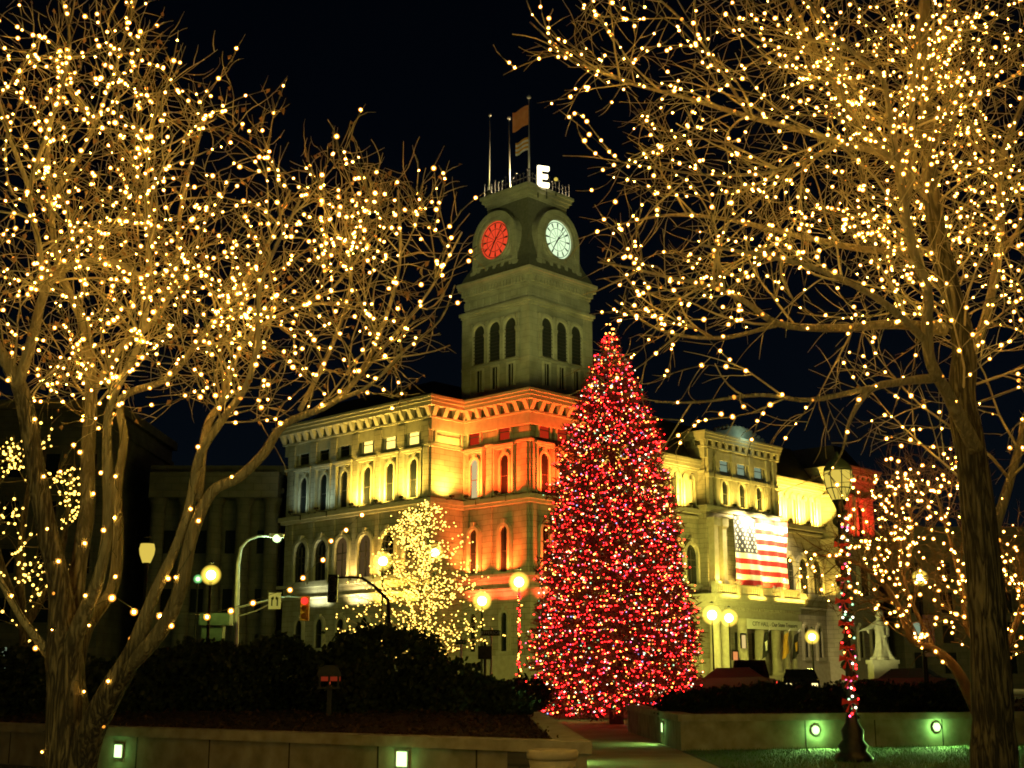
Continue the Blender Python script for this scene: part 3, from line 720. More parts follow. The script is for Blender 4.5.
MB().tube([(0, 0, -.5), (0, 0, .75)], .05, 6).build('post', M['iron'], rl); MB().ball((0, 0, .9), .16, 0, 2).build('globe', M['lamp_dim'], rl)
light('POINT', HW(3.2, 3.6, 41.3), 2200, (1, .74, .36), None, .2, name='roof_lamp')

# ------------------------------------------------------------------ street lamps
def street_lamp(loc, h, label, globe_r, mat, energy, color, double=False, kind='globe', pole_mat='iron', garl=False, group='street lamps'):
    t = thing('street_lamp', label, 'street lamp', loc, 0, group)
    p = MB().lathe([(.22, 0), (.22, .15), (.15, .3), (.13, .7), (.08, .9), (.06, h - .5), (.09, h - .45), (.05, h - .35), (.12, h - .28)], n=10)
    p.build('post', M[pole_mat], t)
    g = MB()
    if kind == 'globe':
        g.ball((0, 0, h), globe_r * .80, 0, 3); g.ball((0, 0, h), globe_r * 1.75, 1, 3)  # outer ball is an added shell standing in for lamp glare
    else:
        g.lathe([(globe_r * .5, h - .3), (globe_r * .9, h - .05), (globe_r, h + .12), (globe_r * .85, h + .28)], n=16)
    g.build('globe', [M[mat], M['mercury_halo' if 'merc' in mat else 'sodium_halo']], t)
    MB().lathe([(globe_r * .5, h + globe_r * 1.98), (globe_r * .3, h + globe_r * 2.1), (.03, h + globe_r * 2.3)], n=10).build('cap', M['iron'], t)
    if energy: light('POINT', (0, 0, h), energy, color, t, globe_r * 1.1)
    return t
SOD = (.94, .92, .13); MERC = (.72, 1, .42)
def ground(px, py, Y):
    p = P(px, py, Y); return (p.x, p.y, 0), p.z
def SL(px, py, Y, label, r, e, col=SOD, mat='lamp_sodium', kind='globe'):
    g, h = ground(px, py, Y)
    return street_lamp(g, h, label, r, mat, e, col, kind=kind)
gl = SL(519, 582, 72, 'bright street lamp on a garlanded post left of the Christmas tree', .34, 2600)
gm_ = MB(); _r = random.Random(8)
for k in range(60): gm_.ball((_r.gauss(0, .07), -.09, 1.0 + k * .09), .045, _r.choice((0, 0, 1, 2)), 1)
gm_.build('garland_bulbs', [M['b_red'], M['ribbon'], M['b_amber']], gl)['kind'] = 'stuff'
SL(482, 601, 76, 'bright street lamp above the street name signs', .33, 2600)
SL(383, 561, 74, 'tall bright lamp left of the light-covered small tree', .33, 2600)
SL(435, 553, 78, 'bright lamp shining behind the light-covered small tree', .32, 2600)
SL(712, 615, 102, 'left one of two bright lamps by the entrance portico', .46, 3800)
SL(729, 618, 104, 'right one of two bright lamps by the entrance portico', .42, 3800)
SL(812, 637, 104, 'bright street lamp between the portico and the statue', .34, 2200)
SL(920, 578, 60, 'greenish yellow street lamp above and right of the statue', .22, 600, (.9, .9, .25))
SL(211, 575, 55, 'bright yellow star-like street lamp left of the traffic signal mast', .25, 500)
SL(198, 579, 88, 'small distant lamp just left of the bright yellow one', .18, 300, MERC, 'lamp_mercury')
SL(147, 553, 40, 'acorn lamp with dim round globe behind the left tree', .24, 0, SOD, 'lamp_dim', 'acorn')
SL(725, 608 + 30, 106, 'small distant lamp seen past the far street', .12, 0, SOD, 'lamp_dim') if False else None
# cool lights of the square on the left facade and the tower
light('SPOT', (-22, 62, 9), 3600, (.72, .90, .20), None, .5, target=HW(-3, 18, 8), spot=50, name='square_flood')
light('SPOT', (10, 58, 7), 3600, (.82, .88, .10), None, .5, target=HW(1, 2, 5), spot=26, name='square_flood')
light('SPOT', (-6, 40, 8), 36000, (.84, .90, .27), None, .5, target=HW(2, 2, 33), spot=17, name='tower_flood')
light('SPOT', (16, 44, 8), 33000, (.82, .92, .27), None, .5, target=HW(4, 1, 33), spot=17, name='tower_flood')

light('SPOT', (8, 52, 5), 16000, (1, .80, .45), None, .3, target=P(522, 125, 97.6), spot=5, name='flag_fill')  # unseen spot added to brighten the flags on the tower
# garlanded foreground lamp post
g, h = ground(838, 478, 27); g = (6.85, 27, .01)
fl = thing('garlanded_lamp_post', 'ornate black lamp post wrapped in red and coloured lights on the lawn', 'lamp post', g)
MB().lathe([(.36, 0), (.38, .06), (.34, .12), (.25, .2), (.3, .3), (.2, .42), (.22, .6), (.13, .75), (.1, .95), (.075, 1.2), (.06, 4.9), (.09, 4.95), (.07, 5.05), (.13, 5.2), (.16, 5.26)], n=18, flute=.05, fl=6).build('post', M['iron'], fl)
MB().lathe([(.14, 5.26), (.25, 5.5), (.29, 5.72), (.28, 5.86)], n=20).build('globe', M['lamp_dim'], fl)
rb_ = MB()
for k in range(8):
    a = k * math.pi / 4
    rb_.tube([(math.cos(a) * r_, math.sin(a) * r_, z_) for r_, z_ in ((.15, 5.27), (.262, 5.5), (.302, 5.72), (.293, 5.86))], .012, 4)
rb_.lathe([(.268, 5.49), (.272, 5.51)], n=20); rb_.build('ribs', M['grnmetal'], fl)
MB().lathe([(.30, 5.865), (.29, 5.93), (.22, 6.05), (.10, 6.14), (.05, 6.22), (.02, 6.3)], n=18).build('cap', M['grnmetal'], fl)
rng = random.Random(4)
gb = MB(); pts = []
for k in range(150):
    a = k * .42; z = .85 + k * 4.2 / 150
    pts.append((math.cos(a) * .12, math.sin(a) * .12, z))
gb.tube(pts, .045, 6); 
for k in range(700):
    p = Vector(pts[rng.randrange(150)]) + Vector((rng.gauss(0, .035), rng.gauss(0, .035), rng.gauss(0, .03)))
    d = Vector((rng.gauss(0, 1), rng.gauss(0, 1), rng.gauss(0, 1))).normalized() * .06; e = d.orthogonal().normalized() * .012
    gb.add([p - e, p + e, p + d], [(0, 1, 2)])
gar = gb.build('garland', M['garland'], fl)
bw = None
for z in (1.15, 1.62, 2.0, 2.22, 2.7, 3.15, 3.6, 4.3):
    m = MB().ball((0, 0, 0), .05, 0, 2)
    for sx in (-1, 1): m.add([(0, 0, 0), (sx * .15, -.03, .09), (sx * .17, -.02, -.05), (0, -.06, .01)], [(0, 1, 2, 3), (0, 3, 2)]); m.add([(0, -.03, 0), (sx * .05, -.04, -.2), (sx * .11, -.03, -.18)], [(0, 1, 2)])
    if bw is None: bw = m.build('bow', M['ribbon'], fl, (-.06, -.16, z))
    else: copy_part(bw, fl, (-.06 + rng.uniform(-.03, .03), -.16, z))
bl = [MB().ball((0, 0, 0), .024, 0, 2).build('bulb', M[m]) for m in ('b_amber', 'b_white', 'b_red', 'b_pink', 'b_green')]
for b_ in bl: b_.parent = fl; b_.location = (rng.uniform(-.1, .1), -.17, rng.uniform(.8, 4.8))
for k in range(52):
    a = rng.uniform(-2.6, -.5); z = .85 + k * .078 + rng.uniform(-.05, .05)
    rr = .15
    copy_part(rng.choice(bl), fl, (math.cos(a) * rr, math.sin(a) * rr, z))
light('POINT', (0, -.0, 6.45), 0.1, SOD, fl, .1) if False else None

# ------------------------------------------------------------------ planters
def inset(poly, d):
    """a counter-clockwise polygon moved inwards by d, corners mitred"""
    out = []; n = len(poly)
    for k in range(n):
        a, b, c = Vector(poly[k - 1]), Vector(poly[k]), Vector(poly[(k + 1) % n])
        e, f = (b - a).normalized(), (c - b).normalized()
        ne, nf = Vector((-e.y, e.x)), Vector((-f.y, f.x)); m = (ne + nf).normalized()
        q = b + m * (d / m.dot(ne)); out.append((q.x, q.y))
    return out
def planter(name, label, quad, h, capw):
    """quad: front left, front right, back right, back left"""
    t = thing(name, label, 'planter'); fl_ = lambda s, d, z: (s, z, d)
    b = MB().ring(quad, inset(quad, .3), 0, h - .16, 0, fl_)
    A, Bq = Vector(quad[0]), Vector(quad[1]); e = (Bq - A).normalized(); nrm = Vector((e.y, -e.x)); ln = (Bq - A).length
    n = int(ln / 1.9)
    for k in range(1, n):
        c = A + e * (ln - k * 1.9)
        q = [c - e * .014 + nrm * .004, c + e * .014 + nrm * .004, c + e * .014 - nrm * .01, c - e * .014 - nrm * .01]
        b.add([(v.x, v.y, .02) for v in q] + [(v.x, v.y, h - .165) for v in q], [(0, 1, 5, 4), (4, 5, 6, 7), (1, 2, 6, 5), (3, 0, 4, 7)], 1)
    b.build('wall', [M['concrete'], M['void']], t)
    MB().ring(inset(quad, -.06), inset(quad, capw), h - .16, h, 0, fl_).build('cap', M['cap'], t)
    s = MB(); nx, ny = 60, 24; iq = [Vector(v) for v in inset(quad, .32)]
    def XY(u, v): return (iq[0].lerp(iq[1], u)).lerp(iq[3].lerp(iq[2], u), v)
    def H(u, v):
        g = min(u, 1 - u, v, 1 - v); w_ = XY(u, v)
        return h - .07 + min(1, g * 12) * (.20 * min(1, v * 3) + .09 * noise.noise((w_.x * .8, w_.y * .8, 0)) + .04 * noise.noise((w_.x * 3, w_.y * 3, 5)))
    def pt(u, v): w_ = XY(u, v); return (w_.x, w_.y, H(u, v))
    for i in range(nx):
        for k in range(ny): s.add([pt(i / nx, k / ny), pt((i + 1) / nx, k / ny), pt((i + 1) / nx, (k + 1) / ny), pt(i / nx, (k + 1) / ny)], [(0, 1, 2, 3)], 0, True)
    cr_ = random.Random(int(abs(quad[0][0]) * 7 + 50))
    for _ in range(6000):
        u, v = 1 - cr_.random() ** 1.5, cr_.random() ** 1.5
        a = Vector((cr_.gauss(0, 1), cr_.gauss(0, 1), cr_.gauss(0, .5))).normalized() * cr_.uniform(.03, .09); b2 = a.cross(Vector((cr_.gauss(0, .5), cr_.gauss(0, .5), 1))).normalized() * cr_.uniform(.012, .03)
        c_ = Vector(pt(u, v)) + Vector((0, 0, .02)); s.add([c_ - a - b2, c_ + a - b2, c_ + a + b2, c_ - a + b2], [(0, 1, 2, 3)], cr_.randrange(2))
    s.build('soil', [M['mulch'], M['mulch2']], t)
    return t
planter('planter', 'long low concrete planter left of the path, filled with mulch', [(-18.57, 32.5), (1.03, 18.5), (.75, 35.5), (-18.5, 46)], .77, .42)
planter('planter', 'long low concrete planter right of the path behind the lawn', [(3.9, 31), (21.5, 36.5), (21.5, 48), (3.72, 43)], .82, .4)
planter('planter', 'small far planter block at the left end of the path', [(-9, 42), (.55, 42), (.5, 47), (-9, 47)], .95, .4)

def wall_lamp(loc, rz, label, e=60, rnd=False):
    t = thing('wall_lamp', label, 'wall lamp', loc, rz, 'green-white lamps recessed in the planter walls')
    sq_ = [(x, z - .11) for x, z in rect(.20, .22)] if not rnd else [(.10 * math.cos(k * .3142), .10 * math.sin(k * .3142)) for k in range(20)]
    big = [(x * 1.16, z * 1.16) for x, z in sq_]; lit_ = [(x * .97, z * .97) for x, z in sq_]
    MB().ring(big, sq_, -.02, .018, 0, _fw).build('frame', M['steel'], t)
    MB().prism(lit_, .004, .026, 0, _fw).build('lens', M['lamp_mercury'], t)
    light('SPOT', (0, -.05, 0), e, (.42, 1, .20), t, .06, target=(0, -1, -.5), spot=150, name='wall_lamp_light')
    light('POINT', (0, -.07, 0), e * .05, (.35, 1, .22), t, .03, name='wall_lamp_spill')
    return t
def on_wall(px, py, a, d):             # where a sight line meets a planter's front wall
    lo, hi = 0.0, 1.6
    for _ in range(40):
        t = (lo + hi) / 2; x = proj(Vector((a[0] + d[0] * t, a[1] + d[1] * t, .5)))[0]
        if (x - px) * d[0] < 0: lo = t
        else: hi = t
    return (a[0] + d[0] * t, a[1] + d[1] * t, P(px, py, a[1] + d[1] * t).z)
LA, LD = (1.03, 18.5), (-11.2, 8.0); RA, RD = (3.9, 31), (8.0, 2.5); LR, RR_ = R(-35.5), R(17.4)
def off(p, rz): return (p[0] + .012 * math.sin(rz), p[1] - .012 * math.cos(rz), p[2])
wall_lamp(off(on_wall(120, 751, LA, LD), LR), LR, 'leftmost wall lamp behind the big left tree trunk')
wall_lamp(off(on_wall(403, 759, LA, LD), LR), LR, 'square wall lamp in the left planter nearest the stone pot')
wall_lamp(off(on_wall(815, 730, RA, RD), RR_), RR_, 'round wall lamp on the lawn side left of the garlanded post', 480, rnd=True)
wall_lamp(off(on_wall(936, 727, RA, RD), RR_), RR_, 'wall lamp on the lawn side left of the big right trunk', 480, rnd=True)
wall_lamp((3.84, 34.2, .42), -math.pi / 2, 'narrow wall lamp on the path side of the right planter', 90)
wall_lamp((.905, 26.5, .35), math.pi / 2, 'wall lamp on the path side of the left planter', 90)
wl = MB().box(-.2, .2, -.012, .02, -.18, .18)
for k in range(5): wl.box(-.16, .16, -.02, -.011, -.14 + k * .06, -.11 + k * .06)
tag(wl.build('wall_vent', M['dark_stone'], None, off((.11, 19.16, .42), LR), LR), 'dark square grille in the planter wall left of the stone pot', 'vent')
pot = thing('stone_pot', 'round fluted stone pot in front of the planter corner', 'pot', (.52, 17.3, 0))
pm = MB().lathe([(.22, 0), (.24, .05), (.26, .1), (.28, .5), (.30, .60)], n=40, flute=.03, fl=20); pm.build('body', M['pot'], pot)
MB().lathe([(.30, .605), (.33, .63), (.335, .69), (.32, .725), (.28, .73), (.27, .66)], n=40).build('rim', M['pot'], pot)

# ------------------------------------------------------------------ shrubs and hedges
def shrub(name, label, cat, blobs, nleaf, leaf, seed, group=None, stems=True):
    rr = random.Random(seed)
    c0 = Vector(blobs[0][0]); base = Vector((c0.x, c0.y, 0))
    t = thing(name, label, cat, base, 0, group)
    m = MB()
    vol = [b[1][0] * b[1][1] * b[1][2] for b in blobs]; tot = sum(vol)
    for (c, r), v in zip(blobs, vol):
        for _ in range(int(nleaf * v / tot)):
            d = Vector((rr.gauss(0, 1), rr.gauss(0, 1), rr.gauss(0, 1))).normalized()
            k = rr.uniform(.55, 1.0) ** .6 * (1 + .22 * noise.noise((d.x * 2.3 + c[0], d.y * 2.3, d.z * 2.3 + seed)))
            if rr.random() < .04: k *= rr.uniform(1.02, 1.18)
            p = Vector((c[0] + d.x * r[0] * k, c[1] + d.y * r[1] * k, c[2] + d.z * r[2] * k)) - base
            if p.z < .05: continue
            a = Vector((rr.gauss(0, 1), rr.gauss(0, 1), rr.gauss(.3, 1))).normalized(); b = a.orthogonal().normalized()
            L = leaf * rr.uniform(.7, 1.3); W = L * .45
            m.add([p - b * W * .1, p + a * L * .5 + b * W, p + a * L, p + a * L * .5 - b * W], [(0, 1, 2, 3)])
    m.build('foliage', M['hedge'], t)
    if stems:
        s = MB()
        for (c, r) in blobs:
            for _ in range(5):
                q = Vector((c[0] + rr.uniform(-.3, .3) * r[0], c[1] + rr.uniform(-.3, .3) * r[1], 0)) - base
                s.tube([q + Vector((0, 0, .3)), q + Vector((rr.uniform(-.2, .2), rr.uniform(-.2, .2), c[2] * .6)), q + Vector((rr.uniform(-.5, .5) * r[0], rr.uniform(-.5, .5) * r[1], c[2] + r[2] * .5))], [.04, .03, .01], 5)
        s.build('stems', M['bark'], t)
    return t
def B(px, py, Y, rx, ry, rz): p = P(px, py, Y); return ((p.x, p.y, p.z), (rx, ry, rz))
shrub('shrub', 'large rounded dark shrub in front of the lit small tree', 'shrub', [B(385, 672, 30, 1.45, 1.3, 1.05), B(440, 690, 30, 1.1, 1.2, .75), B(345, 685, 29.5, 1.1, 1.1, .9)], 9000, .13, 1, 'dark shrubs in the left planter')
shrub('shrub', 'low dark shrub sloping down toward the path', 'shrub', [B(470, 700, 31, 1.1, 1.1, .55), B(505, 706, 33, .8, 1, .35)], 4500, .12, 2, 'dark shrubs in the left planter')
shrub('shrub', 'broad dark shrub beside the small red-lit box', 'shrub', [B(270, 678, 31, 1.3, 1.2, .95), B(235, 690, 30.5, 1.1, 1.1, .8)], 7500, .13, 3, 'dark shrubs in the left planter')
shrub('shrub', 'flat topped dark hedge right of the big left trunk', 'shrub', [B(165, 690, 31, 1.5, 1.2, .95), B(205, 680, 32, 1.1, 1.2, .95), B(115, 695, 31, 1.2, 1.1, .8)], 8500, .13, 4, 'dark shrubs in the left planter')
shrub('shrub', 'dark hedge at the left edge behind the big left trunk', 'shrub', [B(20, 688, 31, 1.6, 1.2, .95), B(70, 690, 31, 1.2, 1.2, .8), B(-40, 690, 31, 1.6, 1.2, .9)], 8500, .13, 5, 'dark shrubs in the left planter')
for i, (px, lab) in enumerate(((712, 'clipped dark hedge right beside the Christmas tree'), (785, 'clipped dark hedge under the entrance flags'), (858, 'clipped dark hedge behind the garlanded lamp post'), (935, 'clipped dark hedge below and right of the statue'))):
    shrub('hedge', lab, 'hedge', [B(px - 18, 705 + 6 * (i == 0), 35, 1.0, 1.1, .55), B(px + 18, 704 + 5 * (i < 2), 35, 1.0, 1.1, .58), B(px, 702 + 6 * (i == 0), 36, 1.2, 1, .5)], 6500, .11, 10 + i, 'clipped hedges in the right planter')
shrub('shrub', 'low dark shrub just left of the Christmas tree foot', 'shrub', [B(520, 696, 44, 1.1, 1, .6), B(500, 698, 44.5, .9, 1, .5)], 3500, .12, 30)
# small red-lit box among the shrubs
rb = thing('lantern_box', 'small roofed box glowing red among the dark left shrubs', 'lantern', P(330, 686, 27.6))
MB().prism([(-.26, .20), (.26, .20), (.2, .36), (.08, .42), (-.08, .42), (-.2, .36)], -.2, .2).build('roof', M['iron'], rb)
MB().box(-.2, .2, -.08, .1, .1, .19).build('lit_panel', M['redbox'], rb)
pp = MB()
for x in (-.21, -.02, .17): pp.box(x, x + .04, -.18, -.14, -.02, .2)
pp.box(-.24, .24, -.2, .2, -.06, -.02).box(-.05, .05, -.05, .05, -1.0, -.06); pp.build('posts', M['iron'], rb)
light('POINT', (0, -.1, .06), 1.2, (1, .1, .03), rb, .05)

# ------------------------------------------------------------------ bare trees with light strings
def limb_pts(px_list, steps=5, slim=1.0):
    """px_list: (px, py, radius in px, Y) control points -> smooth world polyline"""
    cp = [(P(a, b, Y), r * Y / FPX * slim) for a, b, r, Y in px_list]
    out = []
    for i in range(len(cp) - 1):
        p0 = cp[max(i - 1, 0)][0]; p1 = cp[i][0]; p2 = cp[i + 1][0]; p3 = cp[min(i + 2, len(cp) - 1)][0]
        for k in range(steps):
            t = k / steps
            q = .5 * ((2 * p1) + (p2 - p0) * t + (2 * p0 - 5 * p1 + 4 * p2 - p3) * t * t + (3 * p1 - p0 - 3 * p2 + p3) * t ** 3)
            out.append((q, cp[i][1] * (1 - t) + cp[i + 1][1] * t))
    out.append(cp[-1]); return out

class Tree:
    def __init__(s, seed, wig, up, env, dens, maxlv=3, rmin=.0045, lens=(1.6, .75, .38), zmin=0):
        s.zmin = zmin
        s.r = random.Random(seed); s.wig = wig; s.up = up; s.env = env; s.dens = dens; s.maxlv = maxlv; s.rmin = rmin; s.lens = lens
        s.br = []      # (level, pts, radii)
    def inside(s, p):
        return any(sum(((p[i] - c[i]) / r[i]) ** 2 for i in range(3)) < 1 for c, r in s.env)
    def grow(s, p, d, L, r, lv):
        rr = s.r; step = (.17, .11, .075)[min(lv - 1, 2)]
        n = max(3, int(L / step)); pts = [p.copy()]; d = d.normalized(); rad = [r]
        bend = Vector((rr.gauss(0, 1), rr.gauss(0, 1), rr.gauss(0, 1))) * s.wig * .5
        for i in range(n):
            if rr.random() < .25: bend = Vector((rr.gauss(0, 1), rr.gauss(0, 1), rr.gauss(0, 1))) * s.wig * .6
            d = (d + bend + Vector((rr.gauss(0, 1), rr.gauss(0, 1), rr.gauss(0, 1))) * s.wig * .45 + Vector((0, 0, s.up))).normalized()
            p = p + d * step; pts.append(p.copy()); rad.append(max(s.rmin * (1 - .62 * max(0, (i + 1) / n - .3) / .7), r * (1 - .8 * (i + 1) / n)))
            if not s.inside(p) and i > 2 and rr.random() < .45: break
        s.br.append((lv, pts, rad))
        if lv < s.maxlv: s.sprout(pts, rad, lv, L)
    def sprout(s, pts, rad, lv, L, t0=.12, every=None):
        rr = s.r
        ln = sum((pts[i + 1] - pts[i]).length for i in range(len(pts) - 1))
        n = int(ln * s.dens[lv] * rr.uniform(.8, 1.2)) + (1 if lv else 0)
        for _ in range(n):
            t = t0 + (1 - t0) * rr.random() ** .8
            i = min(int(t * (len(pts) - 1)), len(pts) - 2)
            base = pts[i].lerp(pts[i + 1], rr.random())
            if base.z < s.zmin: continue
            d = (pts[i + 1] - pts[i]).normalized()
            ax = d.cross(Vector((rr.gauss(0, 1), rr.gauss(0, 1), rr.gauss(0, 1)))).normalized()
            nd = Matrix.Rotation(R(rr.uniform(28, 68)), 3, ax) @ d
            cl = s.lens[lv] * rr.uniform(.55, 1.35) * (1.15 - .45 * t)
            if not s.inside(base + nd * cl * .5) and rr.random() < .75: continue
            s.grow(base, nd, cl, max(s.rmin, min(rad[i] * .62, .0068 * cl + .0034)), lv + 1)

def bare_tree(label, base, limbs, tree, trunk_mat, twig_mat, leaves=0, sprout_from=.25, name='bare_tree', slim=1.0):
    t = thing(name, label, 'tree', base)
    b = Vector(base); tr = MB(); tr.girth = []; lines = []
    for L in limbs:
        lp = limb_pts(L, 5, (1.0 if slim < .73 else .88) if L is limbs[0] else slim); pts = [q for q, _ in lp]; rad = [max(r, tree.rmin * 1.3) for _, r in lp]
        # a knobby, not perfectly round limb
        rad = [r * (1 + .09 * noise.noise((q.x * 3, q.y * 3, q.z * 3))) for q, r in zip(pts, rad)]
        tr.tube([q - b for q in pts], rad, 12 if rad[0] > .05 else 8, 0); lines.append((pts, rad))
        tree.sprout(pts, rad, 0, 0, sprout_from if L is limbs[0] else .14)
    tr.build('trunk', M[trunk_mat], t)
    cr = MB()
    for lv, pts, rad in tree.br: cr.tube([q - b for q in pts], rad, (6, 6, 5, 4)[lv] if lv < 3 else 3, cap=False)
    cr.build('crown', M[twig_mat], t)
    if leaves:
        lf = MB(); rr = tree.r
        tips = [x for x in tree.br if x[0] >= 2]
        for _ in range(leaves):
            pts = rr.choice(tips)[1]; q = rr.choice(pts[len(pts) // 2:]) - b
            a = Vector((rr.gauss(0, .6), rr.gauss(0, .6), -1)).normalized(); c = a.orthogonal().normalized()
            L = rr.uniform(.045, .085); k = a.cross(c) * L * .25
            lf.add([q, q + a * L * .4 + c * L * .35 + k, q + a * L, q + a * L * .45 - c * L * .35 + k], [(0, 1, 2), (0, 2, 3)])
        lf.build('dry_leaves', M['dryleaf'], t)['kind'] = 'stuff'
    return t, lines

def light_string(label, base, spots, r, mat, cables, nparts=100, quality=2, group=None, mats=None, glass=None):  # glass: material of the glare halo shell added round each bulb
    """spots: world points (point[, material index]); the nearest in view become bulbs of their own"""
    t = thing('string_lights', label, 'string lights', base, 0, group)
    b = Vector(base); mats = mats or [mat]
    cb = MB()
    for c in cables: cb.tube([Vector(q) - b for q in c], .0045 if r < .03 else .006, 3, cap=False)
    if cables: cb.build('cable', M['wire'], t)
    vis = [s for s in spots if 0 < proj(s[0])[0] < 1024 and 0 < proj(s[0])[1] < 768]
    vis.sort(key=lambda s: proj(s[0])[2]); first = vis[:nparts]; ids = set(id(s) for s in first)
    protos = {}
    for s in first:
        mi = s[1] if len(s) > 1 else 0
        if mi not in protos:
            pb_ = MB().ball((0, 0, 0), r, 0, quality)
            if glass: pb_.ball((0, 0, 0), r * 2.8, 1, 2)  # glare halo shell round the bulb
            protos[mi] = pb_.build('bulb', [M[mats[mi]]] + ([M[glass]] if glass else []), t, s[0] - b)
        else:
            c_ = copy_part(protos[mi], t, s[0] - b)
            if len(s) > 2: c_.scale = (s[2],) * 3
    rest = MB()
    for s in spots:
        if id(s) not in ids: rest.ball(s[0] - b, r * (1 if len(s) < 3 else s[2]), s[1] if len(s) > 1 else 0, quality)
        if glass and id(s) not in ids: rest.ball(s[0] - b, r * 2.8 * (1 if len(s) < 3 else s[2]), len(mats), 2)  # glare halo shell round the bulb
    if rest.v: rest.build('bulb', [M[m] for m in mats] + ([M[glass]] if glass else []), t)['kind'] = 'stuff'
    return t

def string_on(tree, lines, count, spacing, seed, levels=(1, 2), off=.02, limb_share=.12):
    rr = random.Random(seed); spots = []; cables = []
    cand = [x for x in tree.br if x[0] in levels and len(x[1]) > 4]
    cand = [x for x in cand if -60 < proj(x[1][len(x[1]) // 2])[0] < 1084 and -40 < proj(x[1][len(x[1]) // 2])[1] < 768]
    rr.shuffle(cand)
    for pts, rad in lines:
        cand.insert(0, (0, pts[3:], rad[3:]))
    for lv, pts, rad in cand:
        if len(spots) >= count: break
        cab = []; acc = rr.uniform(0, spacing)
        for i in range(len(pts) - 1):
            seg = (pts[i + 1] - pts[i]).length
            a = rr.uniform(0, 6.28); o = Vector((math.cos(a), -abs(math.sin(a)) * .8 - .1, math.sin(a * 1.7) * .5)) * (rad[i] + .008)
            cab.append(pts[i] + o)
            acc += seg
            if acc > spacing * (1.7 if lv == 0 else 1) * rr.uniform(.6, 1.6):
                acc = 0; spots.append((pts[i] + o + Vector((rr.uniform(-off, off) * .4, rr.uniform(-off, 0) * .4, rr.uniform(-off, off) * .4)), 0, rr.choice((.6, .8, .9, 1, 1, 1.1, 1.25))))
                cab[-1] = spots[-1][0] + Vector((0, 0, .004))
        if len(cab) > 2: cables.append(cab)
    return spots, cables

def EL(px, py, Y, rx, ry, rz): return (P(px, py, Y), (rx, ry, rz))
